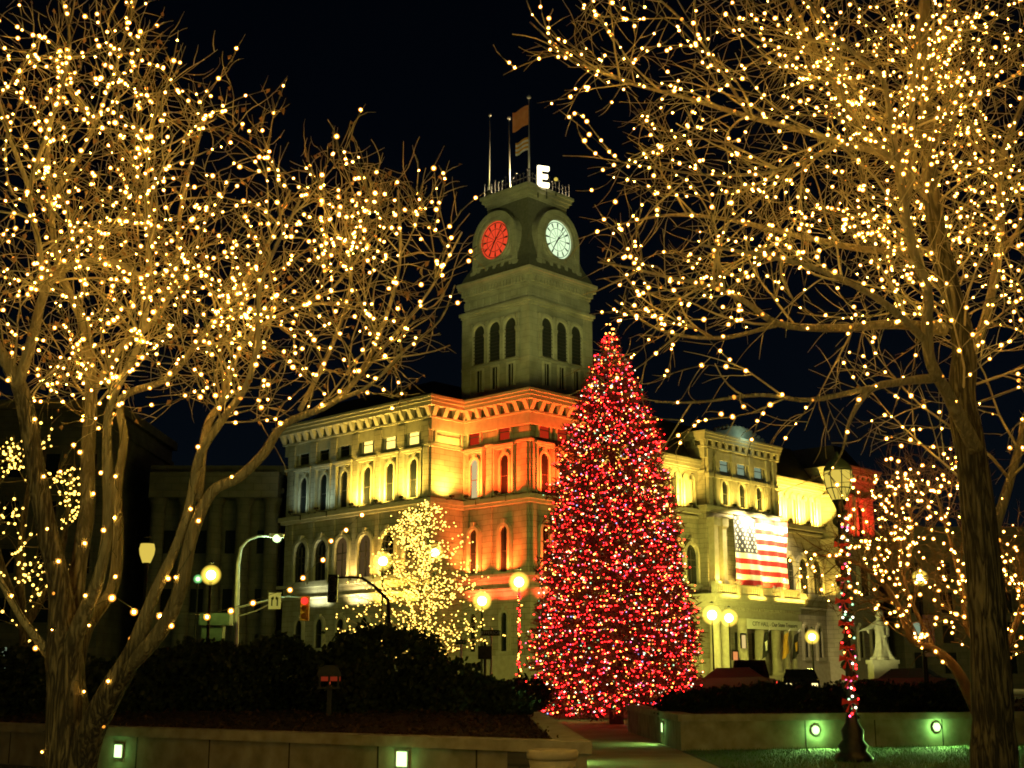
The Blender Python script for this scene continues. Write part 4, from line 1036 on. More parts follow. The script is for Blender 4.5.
# --- left tree
YL = 14.0
envL = [EL(40, 190, 14, 3.1, 2.6, 2.9), EL(300, 290, 14, 1.75, 1.6, 1.35), EL(200, 300, 14, 2.1, 2.0, 1.5), EL(395, 255, 13.8, 1.05, 1.4, .9), EL(350, 350, 13.5, 1.1, 1.2, .75), EL(130, 400, 14, 2.3, 1.6, 1.0), EL(190, 150, 14, 1.6, 1.8, 1.2), EL(290, 210, 14, 1.3, 1.4, .9)]
limbsL = [
    [(72, 850, 30, 14), (71, 800, 26, 14), (69, 750, 22, 14), (67, 700, 20, 14), (64, 650, 17, 14), (61, 600, 13, 14), (52, 555, 7, 13.9)],
    [(66, 680, 19, 14), (62, 600, 17, 14), (48, 535, 15, 13.9), (36, 470, 13.5, 13.8), (27, 415, 13, 13.7), (16, 378, 11, 13.6), (-12, 330, 8, 13.4), (-40, 250, 5, 13.2), (-55, 150, 3, 13)],
    [(18, 385, 9, 13.6), (32, 340, 7.5, 13.5), (42, 300, 6.5, 13.4), (55, 275, 6, 13.3), (84, 262, 5, 13.2), (122, 264, 4, 13.1), (148, 278, 3, 13.0), (180, 262, 2, 12.9)],
    [(30, 190, 4, 13.2), (4, 120, 3, 13), (-15, 40, 2, 12.8)],
    [(50, 200, 4, 14.8), (88, 140, 3, 14.6), (118, 60, 2, 14.4), (135, -5, 1.3, 14.3)],
    [(44, 300, 5, 13.4), (40, 250, 4.5, 13.3), (30, 190, 4, 13.2), (52, 120, 3, 13.1), (70, 50, 2.2, 13), (62, 0, 1.5, 13)],
    [(66, 700, 14, 14), (70, 640, 14, 14.1), (78, 570, 12, 14.2), (87, 510, 11, 14.3), (88, 450, 10, 14.4), (91, 395, 9, 14.5), (86, 330, 7.5, 14.6), (60, 270, 5.5, 14.7), (50, 200, 4, 14.8), (48, 120, 2.5, 15)],
    [(90, 400, 6, 14.5), (118, 350, 5, 14.7), (150, 325, 5, 14.8), (166, 302, 4.6, 14.9), (176, 275, 3.8, 15), (182, 200, 2.8, 15.1), (205, 120, 1.8, 15.2)],
    [(66, 705, 14, 14), (74, 640, 13, 13.9), (98, 580, 9, 13.7), (108, 520, 8, 13.6), (107, 440, 7, 13.5), (112, 400, 6, 13.4), (140, 340, 4.5, 13.2), (150, 270, 3.5, 13), (146, 180, 2.5, 12.9), (160, 90, 1.6, 12.8)],
    [(67, 700, 14, 14), (84, 630, 12, 14.1), (112, 590, 8.5, 14.2), (118, 540, 7.5, 14.2), (117, 490, 7, 14.3), (124, 440, 6, 14.3), (122, 398, 5.5, 14.3), (166, 379, 4.8, 14.2), (196, 343, 4.4, 14.1), (213, 322, 4, 14), (233, 295, 3.5, 13.9), (265, 250, 2.6, 13.8), (290, 190, 1.6, 13.7)],
    [(72, 830, 30, 14), (74, 790, 26, 14), (90, 735, 20, 13.8), (112, 690, 18, 13.6), (132, 655, 14, 13.5), (152, 600, 8, 13.4), (178, 542, 7, 13.3), (190, 505, 7, 13.3), (200, 455, 7, 13.2), (222, 420, 6, 13.2), (246, 386, 5, 13.1), (257, 345, 4, 13), (262, 280, 3, 12.9), (300, 200, 2, 12.8)],
    [(126, 668, 12, 13.5), (160, 632, 11, 13.4), (180, 590, 10, 13.3), (192, 535, 9, 13.3), (212, 492, 8, 13.3), (238, 478, 7.5, 13.3), (264, 453, 7, 13.3), (285, 424, 5.5, 13.3), (332, 403, 4.5, 13.3), (362, 370, 4, 13.3), (385, 320, 3, 13.3), (400, 260, 2.2, 13.3), (398, 190, 1.5, 13.3)],
    [(350, 388, 3, 13.3), (390, 340, 2.4, 13.2), (430, 290, 1.8, 13.1), (462, 232, 1.2, 13)],
    [(332, 402, 4, 13.3), (370, 385, 3, 13), (405, 350, 2.2, 12.8), (440, 320, 1.4, 12.7), (455, 285, .9, 12.6)],
    [(300, 410, 4, 13.3), (330, 350, 3.2, 13.7), (350, 290, 2.5, 14), (352, 220, 1.6, 14.2), (372, 165, 1, 14.3)],
    [(198, 500, 7, 13.3), (206, 430, 6, 13.6), (222, 400, 5, 13.8), (240, 350, 4, 14.2), (270, 320, 3.2, 14.6), (330, 290, 2.4, 15), (370, 240, 1.6, 15.2)],
    [(58, 665, 9, 14.1), (38, 640, 6, 13.9), (18, 612, 5, 13.7), (-5, 570, 4, 13.5), (-30, 520, 3, 13.4)],
]
TL = Tree(11, .23, .024, envL, (4.6, 4.4, 2.4), 3, .0044, (1.5, .9, .45), P(0, 440, 14).z)
baseL = P(72, 838, 14); baseL.z = 0
tL, linesL = bare_tree('large multi-stemmed bare tree on the left, hung with warm lights', baseL, limbsL, TL, 'bark_grey', 'twig', 1000, .9, slim=.70)
sp, cbs = string_on(TL, linesL, 1500, .31, 5)
light_string('warm light strings wound through the big left tree', baseL, sp, .0092, 'warm', cbs, quality=1, glass='warm_halo')
# --- right tree
envR = [EL(930, 170, 15, 3.0, 2.6, 3.2), EL(770, 210, 15, 1.9, 2.0, 2.1), EL(680, 255, 15, 1.0, 1.5, 1.3), EL(625, 60, 15, 1.35, 1.3, .8), EL(650, 200, 15, 1.0, 1.2, .8), EL(750, 350, 15, 1.9, 1.6, 1.05), EL(950, 390, 15, 1.7, 1.6, 1.1), EL(740, 60, 15, 1.6, 1.6, 1.2), EL(745, 402, 14.5, 1.5, 1.5, .62), EL(850, 430, 14.3, 1.0, 1.3, .6)]
limbsR = [
    [(1000, 850, 33, 15), (995, 790, 27, 15), (993, 720, 23, 15), (988, 620, 21, 15), (981, 540, 19.5, 15), (972, 460, 18, 15), (962, 400, 16, 15), (964, 345, 14, 15), (950, 290, 12, 15), (935, 220, 11, 15.1), (928, 150, 9, 15.2), (925, 90, 8, 15.3), (925, 20, 6, 15.4), (930, -60, 4, 15.5)],
    [(976, 450, 11, 14.8), (948, 395, 9, 14.5), (930, 360, 8, 14.3), (927, 320, 7.5, 14.2), (927, 290, 7, 14.1), (913, 250, 6.5, 14), (903, 200, 6, 13.9), (897, 158, 5, 13.8), (889, 110, 4.2, 13.7), (880, 75, 3.6, 13.6), (850, 50, 3, 13.5), (826, 28, 2.4, 13.4), (800, -10, 2, 13.3)],
    [(905, 210, 5, 13.9), (913, 160, 5, 14.0), (912, 100, 4.6, 14.1), (918, 30, 3.6, 14.2), (925, -30, 3, 14.3)],
    [(945, 330, 9, 14.8), (896, 324, 7, 14.6), (840, 328, 6, 14.4), (780, 324, 5, 14.2), (744, 301, 4, 14), (710, 286, 3.3, 13.9), (672, 278, 2.4, 13.8), (630, 268, 1.7, 13.7), (598, 262, 1.1, 13.6)],
    [(935, 378, 7, 14.4), (900, 382, 5.5, 14), (870, 390, 4.6, 13.7), (850, 420, 2.6, 13.5), (842, 452, 1.2, 13.4), (828, 475, .6, 13.3)],
    [(895, 156, 5, 13.9), (843, 143, 5, 14.2), (800, 130, 4.4, 14.4), (750, 117, 4, 14.6), (684, 97, 3.2, 14.8), (620, 80, 2.5, 15), (570, 56, 1.8, 15.1), (530, 22, 1.1, 15.2)],
    [(932, 200, 7, 15.2), (863, 133, 6, 15.4), (833, 80, 5, 15.6), (800, 20, 4, 15.8), (780, -30, 3, 16)],
    [(958, 380, 8, 15.2), (985, 320, 7, 15.6), (1000, 240, 6, 15.9), (1002, 160, 5, 16.2), (1024, 100, 4, 16.4), (1050, 20, 3, 16.6)],
    [(940, 250, 6, 15.1), (870, 250, 5, 15.5), (800, 236, 4, 15.9), (730, 220, 3, 16.1), (670, 215, 2.2, 16.3), (618, 225, 1.3, 16.5)],
    [(930, 345, 6, 14.3), (880, 300, 4.6, 13.8), (820, 270, 3.8, 13.4), (760, 255, 2.8, 13.1), (700, 245, 1.8, 12.9)],
    [(870, 388, 4, 13.7), (810, 400, 3.4, 13.4), (760, 395, 2.6, 13.2), (700, 402, 1.8, 13.1), (655, 402, 1.1, 13)],
    [(985, 560, 8, 15.1), (1010, 480, 6, 15.3), (1030, 400, 5, 15.5), (1040, 300, 4, 15.7)],
    [(780, 324, 3.4, 14.2), (720, 338, 2.8, 14.3), (660, 330, 2, 14.4), (615, 300, 1.2, 14.5)],
    [(843, 143, 3.4, 14.2), (780, 170, 2.8, 14.0), (710, 175, 2, 13.9), (640, 165, 1.2, 13.8), (612, 160, .8, 13.8)],
    [(750, 117, 2.6, 14.6), (700, 40, 2, 14.5), (660, 0, 1.4, 14.4)],
]
TR = Tree(23, .14, .006, envR, (4.8, 4.4, 2.4), 3, .0044, (2.0, 1.05, .5))
baseR = P(998, 830, 15); baseR.z = 0
tR, linesR = bare_tree('tall bare tree with thick furrowed trunk at the right edge, hung with lights', baseR, limbsR, TR, 'bark_furrowed', 'twig', 90, .45, slim=.74)
sp, cbs = string_on(TR, linesR[1:], 1850, .27, 6)
light_string('warm light strings wound through the big right tree', baseR, sp, .0092, 'warm', cbs, quality=1, glass='warm_halo')
# --- small red-lit tree behind the right trunk
envS = [EL(930, 540, 24, 2.2, 1.9, 2.0), EL(850, 575, 24, 1.6, 1.5, .8), EL(1000, 560, 24, 1.6, 1.6, 1.7)]
limbsS = [
    [(990, 778, 9, 24), (986, 735, 8, 24), (972, 700, 7, 24), (955, 668, 6, 24), (935, 650, 5, 24), (912, 640, 4.4, 23.9), (900, 610, 3.6, 23.8), (880, 580, 2.8, 23.6), (850, 560, 2.2, 23.5), (815, 555, 1.4, 23.4)],
    [(984, 730, 6, 24), (984, 695, 5.5, 24.1), (974, 672, 5, 24.2), (980, 650, 4.6, 24.2), (966, 625, 4, 24.3), (962, 590, 3, 24.4), (950, 540, 2.2, 24.5), (935, 490, 1.5, 24.6)],
    [(935, 650, 3.4, 24), (905, 585, 2.6, 24.4), (900, 530, 2, 24.8), (890, 480, 1.2, 25)],
    [(984, 700, 5, 24), (1010, 640, 4, 23.8), (1030, 580, 3, 23.6)],
]
TS = Tree(31, .17, .03, envS, (5, 4.6, 3.5), 3, .0055, (1.9, .9, .5))
bS = P(990, 790, 24); bS.z = 0
tS, linesS = bare_tree('small red-barked bare tree leaning left behind the thick right trunk', bS, limbsS, TS, 'redlit_bark', 'redlit_bark', 0, .4, slim=.75)  # the red is light put into the bark colour
sp, cbs = string_on(TS, linesS, 460, .34, 8)
light_string('warm light strings in the small red-barked tree near the statue', bS, sp, .0135, 'warm', cbs, quality=1, glass='warm_halo')  # the tree's red is light put into its bark colour
# --- far lit tree behind the left one
envB = [EL(30, 540, 36, 2.3, 2.0, 3.0)]
limbsB = [[(20, 700, 6, 36), (24, 640, 5, 36), (20, 560, 4, 36), (30, 480, 2.5, 36), (40, 430, 1, 36)], [(24, 630, 4, 36), (60, 560, 3, 36.5), (70, 480, 1.5, 37)], [(22, 620, 4, 36), (-5, 540, 2.5, 35.6), (-10, 460, 1.5, 35.3)]]
TB = Tree(41, .15, .03, envB, (3.0, 3.0, 3), 2, .01, (1.8, .8, .4))
bB = P(20, 720, 36); bB.z = 0
tB, linesB = bare_tree('distant bare tree covered in lights behind the left tree trunk', bB, limbsB, TB, 'bark', 'twig', 0, .2)
sp, cbs = string_on(TB, linesB, 330, .22, 9)
light_string('dense small warm lights on the distant tree behind the left trunk', bB, sp, .036, 'warm_far', cbs, quality=1)
# --- conical small tree covered in pale lights
cT = P(420, 640, 62); cT.z = 0; top = P(412, 500, 62).z
rr = random.Random(51)
ct_t = thing('lit_small_tree', 'small conical tree covered in pale yellow lights before the left wing', 'tree', cT)
tr = MB().tube([(0, 0, 0), (.05, 0, 3), (0, .05, 6), (-.1, 0, top - .2)], [.13, .1, .07, .02], 8); tr.build('trunk', M['bark'], ct_t)
cr = MB(); spots = []; cabs = []
for k in range(240):
    z = 2.2 + (top - 2.6) * rr.random() ** 1.25; f = (z - 2.2) / (top - 2.2)
    Lr = (3.8 * (1 - f) ** .8 + .4) * rr.uniform(.7, 1.1); a = rr.uniform(0, 6.28)
    pts = [Vector((0, 0, z))]
    for i in range(1, 6):
        q = i / 5; pts.append(Vector((math.cos(a) * Lr * q + rr.gauss(0, .06), math.sin(a) * Lr * q + rr.gauss(0, .06), z + Lr * .35 * q + rr.gauss(0, .06))))
    cr.tube(pts, [.03, .026, .02, .016, .012, .008], 4, cap=False); cabs.append([p + cT for p in pts])
    for i in range(1, 6):
        for _ in range(1 + (rr.random() < .6)): spots.append((pts[i] + cT + Vector((rr.gauss(0, .1), rr.gauss(0, .1), rr.gauss(0, .08))),))
cr.build('crown', M['twig'], ct_t)
light_string('dense pale yellow lights on the small conical tree', cT, spots, .036, 'warm_far', cabs, quality=1)
# --- swags hung between the left tree and the right
sw = []; cw_ = []
pl = [P(x, y, Y) for x, y, Y in ((112, 598, 13.8), (134, 612, 14.5), (160, 616, 15.2), (207, 617, 16), (231, 611, 16.6), (253, 603, 17.4), (290, 590, 18.4), (303, 578, 19), (323, 560, 19.8), (331, 541, 20.4), (346, 530, 21), (362, 515, 21.6))]
light_string('single strand of warm lights sagging in front of the left shrubs', pl[0], [(p,) for p in pl], .016, 'warm', [[p + Vector((0, 0, .03)) for p in pl]], glass='warm_halo')

# ------------------------------------------------------------------ Christmas tree
XC = Vector((3.9, 50, 0)); XT = 15.0
xm = thing('christmas_tree', 'tall conical Christmas tree glowing with red and coloured lights', 'Christmas tree', XC)
MB().tube([(0, 0, 0), (0, 0, 8), (.05, 0, 14.6)], [.28, .18, .03], 10).build('trunk', M['wood'], xm)
def xr(z):
    t = z / XT
    K = ((0, 2.7), (.05, 3.25), (.15, 3.3), (.28, 3.05), (.45, 2.65), (.58, 2.4), (.68, 2.15), (.78, 1.7), (.86, 1.15), (.93, .62), (1, .12))
    for (a, ra), (b, rb_) in zip(K, K[1:]):
        if t <= b: return ra + (rb_ - ra) * (t - a) / (b - a)
    return .1
rr = random.Random(77); nd = MB(); xs = []
XM = ['b_red', 'b_amber', 'b_white', 'b_pink', 'b_blue', 'b_green']
def pick():
    u = rr.random()
    return 0 if u < .62 else 1 if u < .82 else 2 if u < .89 else 3 if u < .95 else 4 if u < .97 else 5
for k in range(2600):
    z = .2 + (XT - .35) * (1 - math.sqrt(rr.random())) if k % 5 else .2 + (XT - .35) * rr.random()
    a = rr.uniform(0, 6.283); f = z / XT
    lump = 1 + .13 * noise.noise((math.cos(a) * 2.2, math.sin(a) * 2.2, z * .75))
    Lr = xr(z) * rr.uniform(.82, 1.03) * lump
    out = Vector((math.cos(a), math.sin(a), 0)); sl = -.16 + .5 * f
    p0 = Vector((0, 0, z - sl * Lr)); 
    n = 5 + int(Lr * 3.2)
    for i in range(n):
        q = .35 + .65 * (i + rr.random()) / n
        c = p0 + out * Lr * q + Vector((0, 0, sl * Lr * q + .12 * math.sin(q * 3)))
        side = Vector((-out.y, out.x, 0)) * rr.uniform(-1, 1) * .34 * (1.15 - q)
        c = c + side
        for _ in range(3):
            d = (out * rr.uniform(.3, 1) + Vector((rr.gauss(0, .5), rr.gauss(0, .5), rr.gauss(0, .45)))).normalized() * rr.uniform(.16, .30)
            w = d.orthogonal().normalized() * .035; w = Matrix.Rotation(rr.uniform(0, 3.1), 3, d.normalized()) @ w
            nd.add([c - w, c + w, c + d + w * .3, c + d - w * .3], [(0, 1, 2, 3)])
    nb_ = rr.choice((4, 5, 5))
    for _ in range(nb_):
        q = rr.uniform(.72, 1.04) if rr.random() < .72 else rr.uniform(.4, .8)
        xs.append((XC + p0 + out * Lr * q + Vector((rr.gauss(0, .08), rr.gauss(0, .08), sl * Lr * q + .1)), pick(), rr.choice((.75, .9, 1, 1.1))))
nd.build('foliage', M['needle'], xm)
xs.append((XC + Vector((0, 0, 15.1)), 1)); xs.append((XC + Vector((.1, -.1, 15.0)), 1))
cab = []
for k in range(420):
    z = .6 + 14 * k / 420; a = k * .33
    cab.append(XC + Vector((math.cos(a) * xr(z) * .97, math.sin(a) * xr(z) * .97, z)))
light_string('red, amber and white light strings all over the Christmas tree', XC, xs, .029, None, [cab], quality=1, mats=XM)
star = MB()
for k in range(12):
    a = k * math.pi / 6
    if k % 2 == 0: star.ball((math.cos(a * 2.3) * .16, -.05 + .1 * math.sin(a * 3), .2 + math.sin(a) * .22), .035, 0, 1)
tag(star.build('tree_topper', M['b_amber'], None, XC + Vector((.0, 0, 15.05))), 'cluster of pale bulbs topping the Christmas tree', 'tree topper')

# ------------------------------------------------------------------ statue
sg = Vector((20.95, 75, 0))
stt = thing('statue', 'pale marble robed figure on a pedestal stretching out one arm', 'statue', sg)
MB().box(-.85, .85, -.85, .85, 0, .5).box(-.68, .68, -.65, .65, .5, 2.48).box(-.76, .76, -.72, .72, 2.48, 2.7).build('pedestal', M['marble'], stt)
fgm = MB()
zb = 2.7; n = 26
prof = [(0, .62, .55), (.12, .66, .57), (.22, .50, .46), (.6, .38, .36), (1.0, .34, .33), (1.4, .30, .28), (1.7, .30, .26), (1.95, .37, .25), (2.12, .30, .2), (2.25, .17, .15), (2.36, .12, .12), (2.42, .14, .14)]
vs = []; fs = []
for i, (z, rx, ry) in enumerate(prof):
    for k in range(n):
        a = 2 * math.pi * k / n; fold = 1 + (.20 * math.sin(a * 6 + z * 1.6) + .09 * math.sin(a * 11 - z * 2)) * max(0, 1 - z / 2.1)
        vs.append((math.cos(a) * rx * fold + .10 * max(0, 1 - z) * (1 if math.cos(a) > 0 else 0) + .05 * math.sin(z * 2), math.sin(a) * ry * fold, zb + z))
for i in range(len(prof) - 1):
    for k in range(n): fs.append((i * n + k, i * n + (k + 1) % n, (i + 1) * n + (k + 1) % n, (i + 1) * n + k))
fs.append(tuple(reversed(range(n)))); fs.append(tuple((len(prof) - 1) * n + k for k in range(n)))
fgm.add(vs, fs, 0, True)
fgm.ball((0, -.02, zb + 2.58), .2, 0, 3); fgm.ball((.02, .05, zb + 2.64), .21, 0, 2); fgm.ball((-.03, -.2, zb + 2.56), .05, 0, 2)
fgm.ball((-.16, .06, zb + 2.46), .09, 0, 2); fgm.ball((.17, .06, zb + 2.46), .09, 0, 2)
fgm.tube([(-.28, 0, zb + 2.02), (-.6, -.1, zb + 1.82), (-.92, -.2, zb + 1.70), (-1.12, -.22, zb + 1.66)], [.16, .13, .09, .07], 10)
for k in range(4): fgm.tube([(-1.1, -.2 - .035 * k + .05, zb + 1.67), (-1.24, -.22 - .035 * k + .05, zb + 1.62), (-1.30, -.22 - .035 * k + .05, zb + 1.54)], [.036, .032, .028], 6)
fgm.tube([(-1.06, -.14, zb + 1.68), (-1.12, -.08, zb + 1.58)], [.03, .02], 6)
fgm.tube([(-.7, -.12, zb + 1.83), (-.74, -.13, zb + 1.62), (-.72, -.13, zb + 1.45)], [.12, .08, .03], 8)
fgm.tube([(.26, 0, zb + 2.02), (.40, .02, zb + 1.65), (.34, -.22, zb + 1.35), (.12, -.34, zb + 1.3)], [.15, .12, .1, .08], 10)
fgm.tube([(.24, .12, zb + 2.1), (.32, .2, zb + 1.5), (.36, .22, zb + .8), (.5, .22, zb + .1)], [.10, .12, .14, .17], 10)
fo = fgm.build('figure', M['marble'], stt)
rm = fo.modifiers.new('join', 'REMESH'); rm.mode = 'VOXEL'; rm.voxel_size = .026; rm.use_smooth_shade = True
sm2 = fo.modifiers.new('soft', 'SMOOTH'); sm2.iterations = 2; sm2.factor = .5
light('SPOT', (15.5, 69.5, 2.0), 1300, (.95, .92, .28), None, .1, target=(20.9, 75, 4.2), spot=34, name='statue_flood')

# ------------------------------------------------------------------ street furniture on the left
def curve_arm(pts, r, n=8): return MB().tube(pts, r, n)
g, h = ground(236, 600, 58)
sgp = thing('traffic_signal_mast', 'pale steel mast with curved lamp arm, red signal and white arrow sign', 'traffic signal', g)
gx, gy = g[0], g[1]
def W(px, py, Y=58): q = P(px, py, Y); return (q.x - gx, q.y - gy, q.z)
m = MB().tube([(0, 0, 0), W(236, 640), W(237, 600), W(238, 565), W(241, 548), W(248, 540), W(258, 536), W(270, 536)], [.13, .12, .11, .09, .075, .065, .06, .05], 8); m.build('mast', M['steel'], sgp)
MB().tube([W(236, 608), W(270, 600), W(288, 597), W(304, 598), W(307, 601)], [.06, .05, .045, .04, .04], 6).tube([W(236, 617), W(256, 611), W(272, 603)], .035, 6).build('signal_arm', M['steel'], sgp)
lx = W(277, 537)
MB().box(lx[0] - .35, lx[0] + .3, -.12, .12, lx[2] - .02, lx[2] + .14).build('lamp_head', M['steel'], sgp)
MB().ball((lx[0], 0, lx[2] - .05), .2, 0, 2).build('lamp_lens', M['lamp_mercury'], sgp)
light('POINT', (lx[0], -.05, lx[2] - .35), 200, (.55, 1, .5), sgp, .15)
s_ = W(275, 601)
pl_ = MB().box(s_[0] - .27, s_[0] + .27, -.09, -.06, s_[2] - .36, s_[2] + .36).build('lane_sign', M['white'], sgp)
aw = MB()
for sx in (-.12, .12):
    aw.add([(s_[0] + sx - .03, -.094, s_[2] - .22), (s_[0] + sx + .03, -.094, s_[2] - .22), (s_[0] + sx + .03, -.094, s_[2] + .06), (s_[0] + sx - .03, -.094, s_[2] + .06)], [(0, 1, 2, 3)])
    k = 1 if sx > 0 else -1
    aw.add([(s_[0] + sx, -.094, s_[2] - .02), (s_[0] + sx - .09 * k, -.094, s_[2] + .1), (s_[0] + sx - .06 * k, -.094, s_[2] + .2), (s_[0] + sx + .05 * k, -.094, s_[2] + .12)], [(0, 1, 2, 3)])
aw.build('arrows', M['letter'], pl_)
def signal_head(parent, c, lit):
    hd = MB().box(c[0] - .18, c[0] + .18, -.15, .15, c[2] - .55, c[2] + .5)
    for k in range(3): hd.tube([(c[0], -.15, c[2] + .3 - k * .33), (c[0], -.32, c[2] + .3 - k * .33)], .13, 10, cap=False)
    hd.build('signal_head', M['yellowcloth'] if lit else M['iron'], parent)
    if lit: MB().ball((c[0], -.2, c[2] + .3), .16, 0, 2).build('red_lens', M['sig_red'], parent)
s2 = W(305, 608); signal_head(sgp, s2, True)
cbx = thing('control_cabinet', 'tall green metal cabinet standing beside the pale signal mast', 'cabinet', (g[0] - .7, 57, 0))
MB().box(-.45, .45, -.3, .3, 0, 3.9).build('body', M['grnmetal'], cbx); MB().box(-.55, .75, -.4, .4, 3.9, 4.4).build('hood', M['grnmetal'], cbx); MB().box(.38, .42, -.33, -.30, 1.4, 2.0).build('handle', M['iron'], cbx)
g, h = ground(390, 600, 50)
sg2 = thing('traffic_signal_mast', 'dark signal mast arm with unlit hanging signal before the left wing', 'traffic signal', g); gx, gy = g[0], g[1]
MB().tube([(0, 0, 0), W(390, 640, 50), W(388, 600, 50), W(374, 586, 50), W(362, 578, 50), W(350, 577, 50), W(332, 578, 50)], [.1, .09, .07, .06, .05, .045, .04], 8).build('mast', M['iron'], sg2)
signal_head(sg2, W(333, 588, 50), False)
# street name signs and pole near the small tree
def name_sign(px, py, Y, w, hgt, txt, mat, tm, label):
    g, h = ground(px, py, Y)
    t = thing('street_sign', label, 'street sign', g, 0, 'street signs left of the Christmas tree')
    MB().tube([(0, 0, 0), (0, 0, h + hgt)], .04, 8).build('post', M['steel'], t)
    MB().box(-w / 2, w / 2, -.06, -.042, h - hgt / 2, h + hgt / 2).build('plate', M[mat], t)
    text('lettering', txt, hgt * .75, M[tm], t, (0, -.066, h), (R(90), 0, 0), .003)
name_sign(491, 633, 47, .62, .2, 'JEFFERSON', 'letter', 'white', 'black street name sign with white letters under a lamp')
name_sign(461, 642, 49, .4, .16, '6TH ST', 'signgreen', 'white', 'small green street name sign left of the black one')
pb = thing('pedestrian_signal', 'dark pedestrian signal box on a pole by the low shrub', 'pedestrian signal', ground(485, 652, 46)[0])
MB().tube([(0, 0, 0), (0, 0, 2.9)], .05, 8).build('post', M['iron'], pb); MB().box(-.24, .24, -.2, .1, 2.3, 2.75).build('housing', M['iron'], pb); MB().box(-.18, .18, -.26, -.2, 2.68, 2.74).build('visor', M['iron'], pb)
pb = thing('banner_pole', 'dark pole with narrow pale banner right of the statue', 'banner pole', ground(921, 620, 58)[0])
MB().tube([(0, 0, 0), (0, 0, 5.0)], .06, 8).build('pole', M['iron'], pb); MB().box(.08, .55, -.02, .02, 2.6, 4.4).build('banner', M['white'], pb); MB().box(0, .6, -.02, .02, 4.42, 4.46).build('bracket', M['iron'], pb)

# ------------------------------------------------------------------ cars
def car(px, Y, label, paint, rz, tail=True, head=False, tall=1.0):
    p = P(px, 680, Y)
    t = thing('parked_car', label, 'car', (p.x, Y, .705), rz, 'cars parked along the street')
    up = lambda z: z if z < .9 else .9 + (z - .9) * tall
    sec = [(-2.1, .35), (2.1, .35), (2.15, .75), (2.0, .9), (1.05, .98), (.45, 1.42), (-.95, 1.45), (-1.6, 1.02), (-2.1, .95), (-2.18, .6)]
    if tall > 1: sec = [(-2.1, .4), (2.1, .4), (2.15, .85), (2.0, 1.05), (1.25, 1.2), (.7, 1.74), (-1.8, 1.78), (-2.05, 1.2), (-2.12, 1.0), (-2.18, .6)]
    b = MB(); W2 = .84
    for sgn in (-1, 1):
        b.add([(sgn * W2 * (.82 if z > 1.1 else 1), x, z) for x, z in sec], [tuple(range(10))])
    for i in range(10):
        (x0, z0), (x1, z1) = sec[i], sec[(i + 1) % 10]; f0 = W2 * (.82 if z0 > 1.1 else 1); f1 = W2 * (.82 if z1 > 1.1 else 1)
        b.add([(-f0, x0, z0), (f0, x0, z0), (f1, x1, z1), (-f1, x1, z1)], [(0, 1, 2, 3)])
    b.build('body', M[paint], t)
    w = MB()
    if tall > 1: w.add([(-.6, -2.055, 1.22), (.6, -2.055, 1.22), (.56, -1.86, 1.68), (-.56, -1.86, 1.68)], [(0, 1, 2, 3)])
    else: w.add([(-.62, -1.545, 1.09), (.62, -1.545, 1.09), (.56, -1.03, 1.43), (-.56, -1.03, 1.43)], [(0, 1, 2, 3)])
    if tall == 1: w.add([(-.62, .98, 1.05), (.62, .98, 1.05), (.56, .53, 1.39), (-.56, .53, 1.39)], [(0, 1, 2, 3)])
    for sgn in (-1, 1): w.add([(sgn * .8, -1.2, 1.08), (sgn * .8, .75, 1.05), (sgn * .703, .4, 1.37), (sgn * .703, -.9, 1.39)], [(0, 1, 2, 3)])
    w.build('windows', M['glass'], t)
    wh = None
    for sx in (-.8, .8):
        for y in (-1.3, 1.3):
            if wh is None: wh = MB().tube([(-.1, 0, 0), (.1, 0, 0)], .33, 16).build('wheel', M['tyre'], t, (sx, y, .33))
            else: copy_part(wh, t, (sx, y, .33))
    for sx in (-1, 1):
        if tail: MB().box(sx * .62 - .16, sx * .62 + .16, -2.19, -2.12, .72, .88).build('tail_light', M['tail'], t)
        else: MB().box(sx * .62 - .16, sx * .62 + .16, -2.19, -2.12, .72, .88).build('tail_light', M['ribbon'], t)
    if head:
        for sx in (-1, 1): MB().box(sx * .6 - .14, sx * .6 + .14, 2.09, 2.16, .6, .74).build('headlight', M['head'], t)
    return t
car(749, 62, 'tall dark van seen from behind in front of the portico', 'carpaint', R(-8), tail=True, tall=1.4)
car(728, 60, 'low silver car with glowing red tail lights beside the Christmas tree', 'carlight', R(78), True, True)
car(800, 66, 'dark car with pale headlights in front of the statue side street', 'carpaint', R(170), True, True)
car(200, 60, 'dark car half hidden behind the left hedge', 'carpaint', R(85), True)
car(905, 64, 'dark parked car right below the statue', 'carpaint', R(60), False, True)

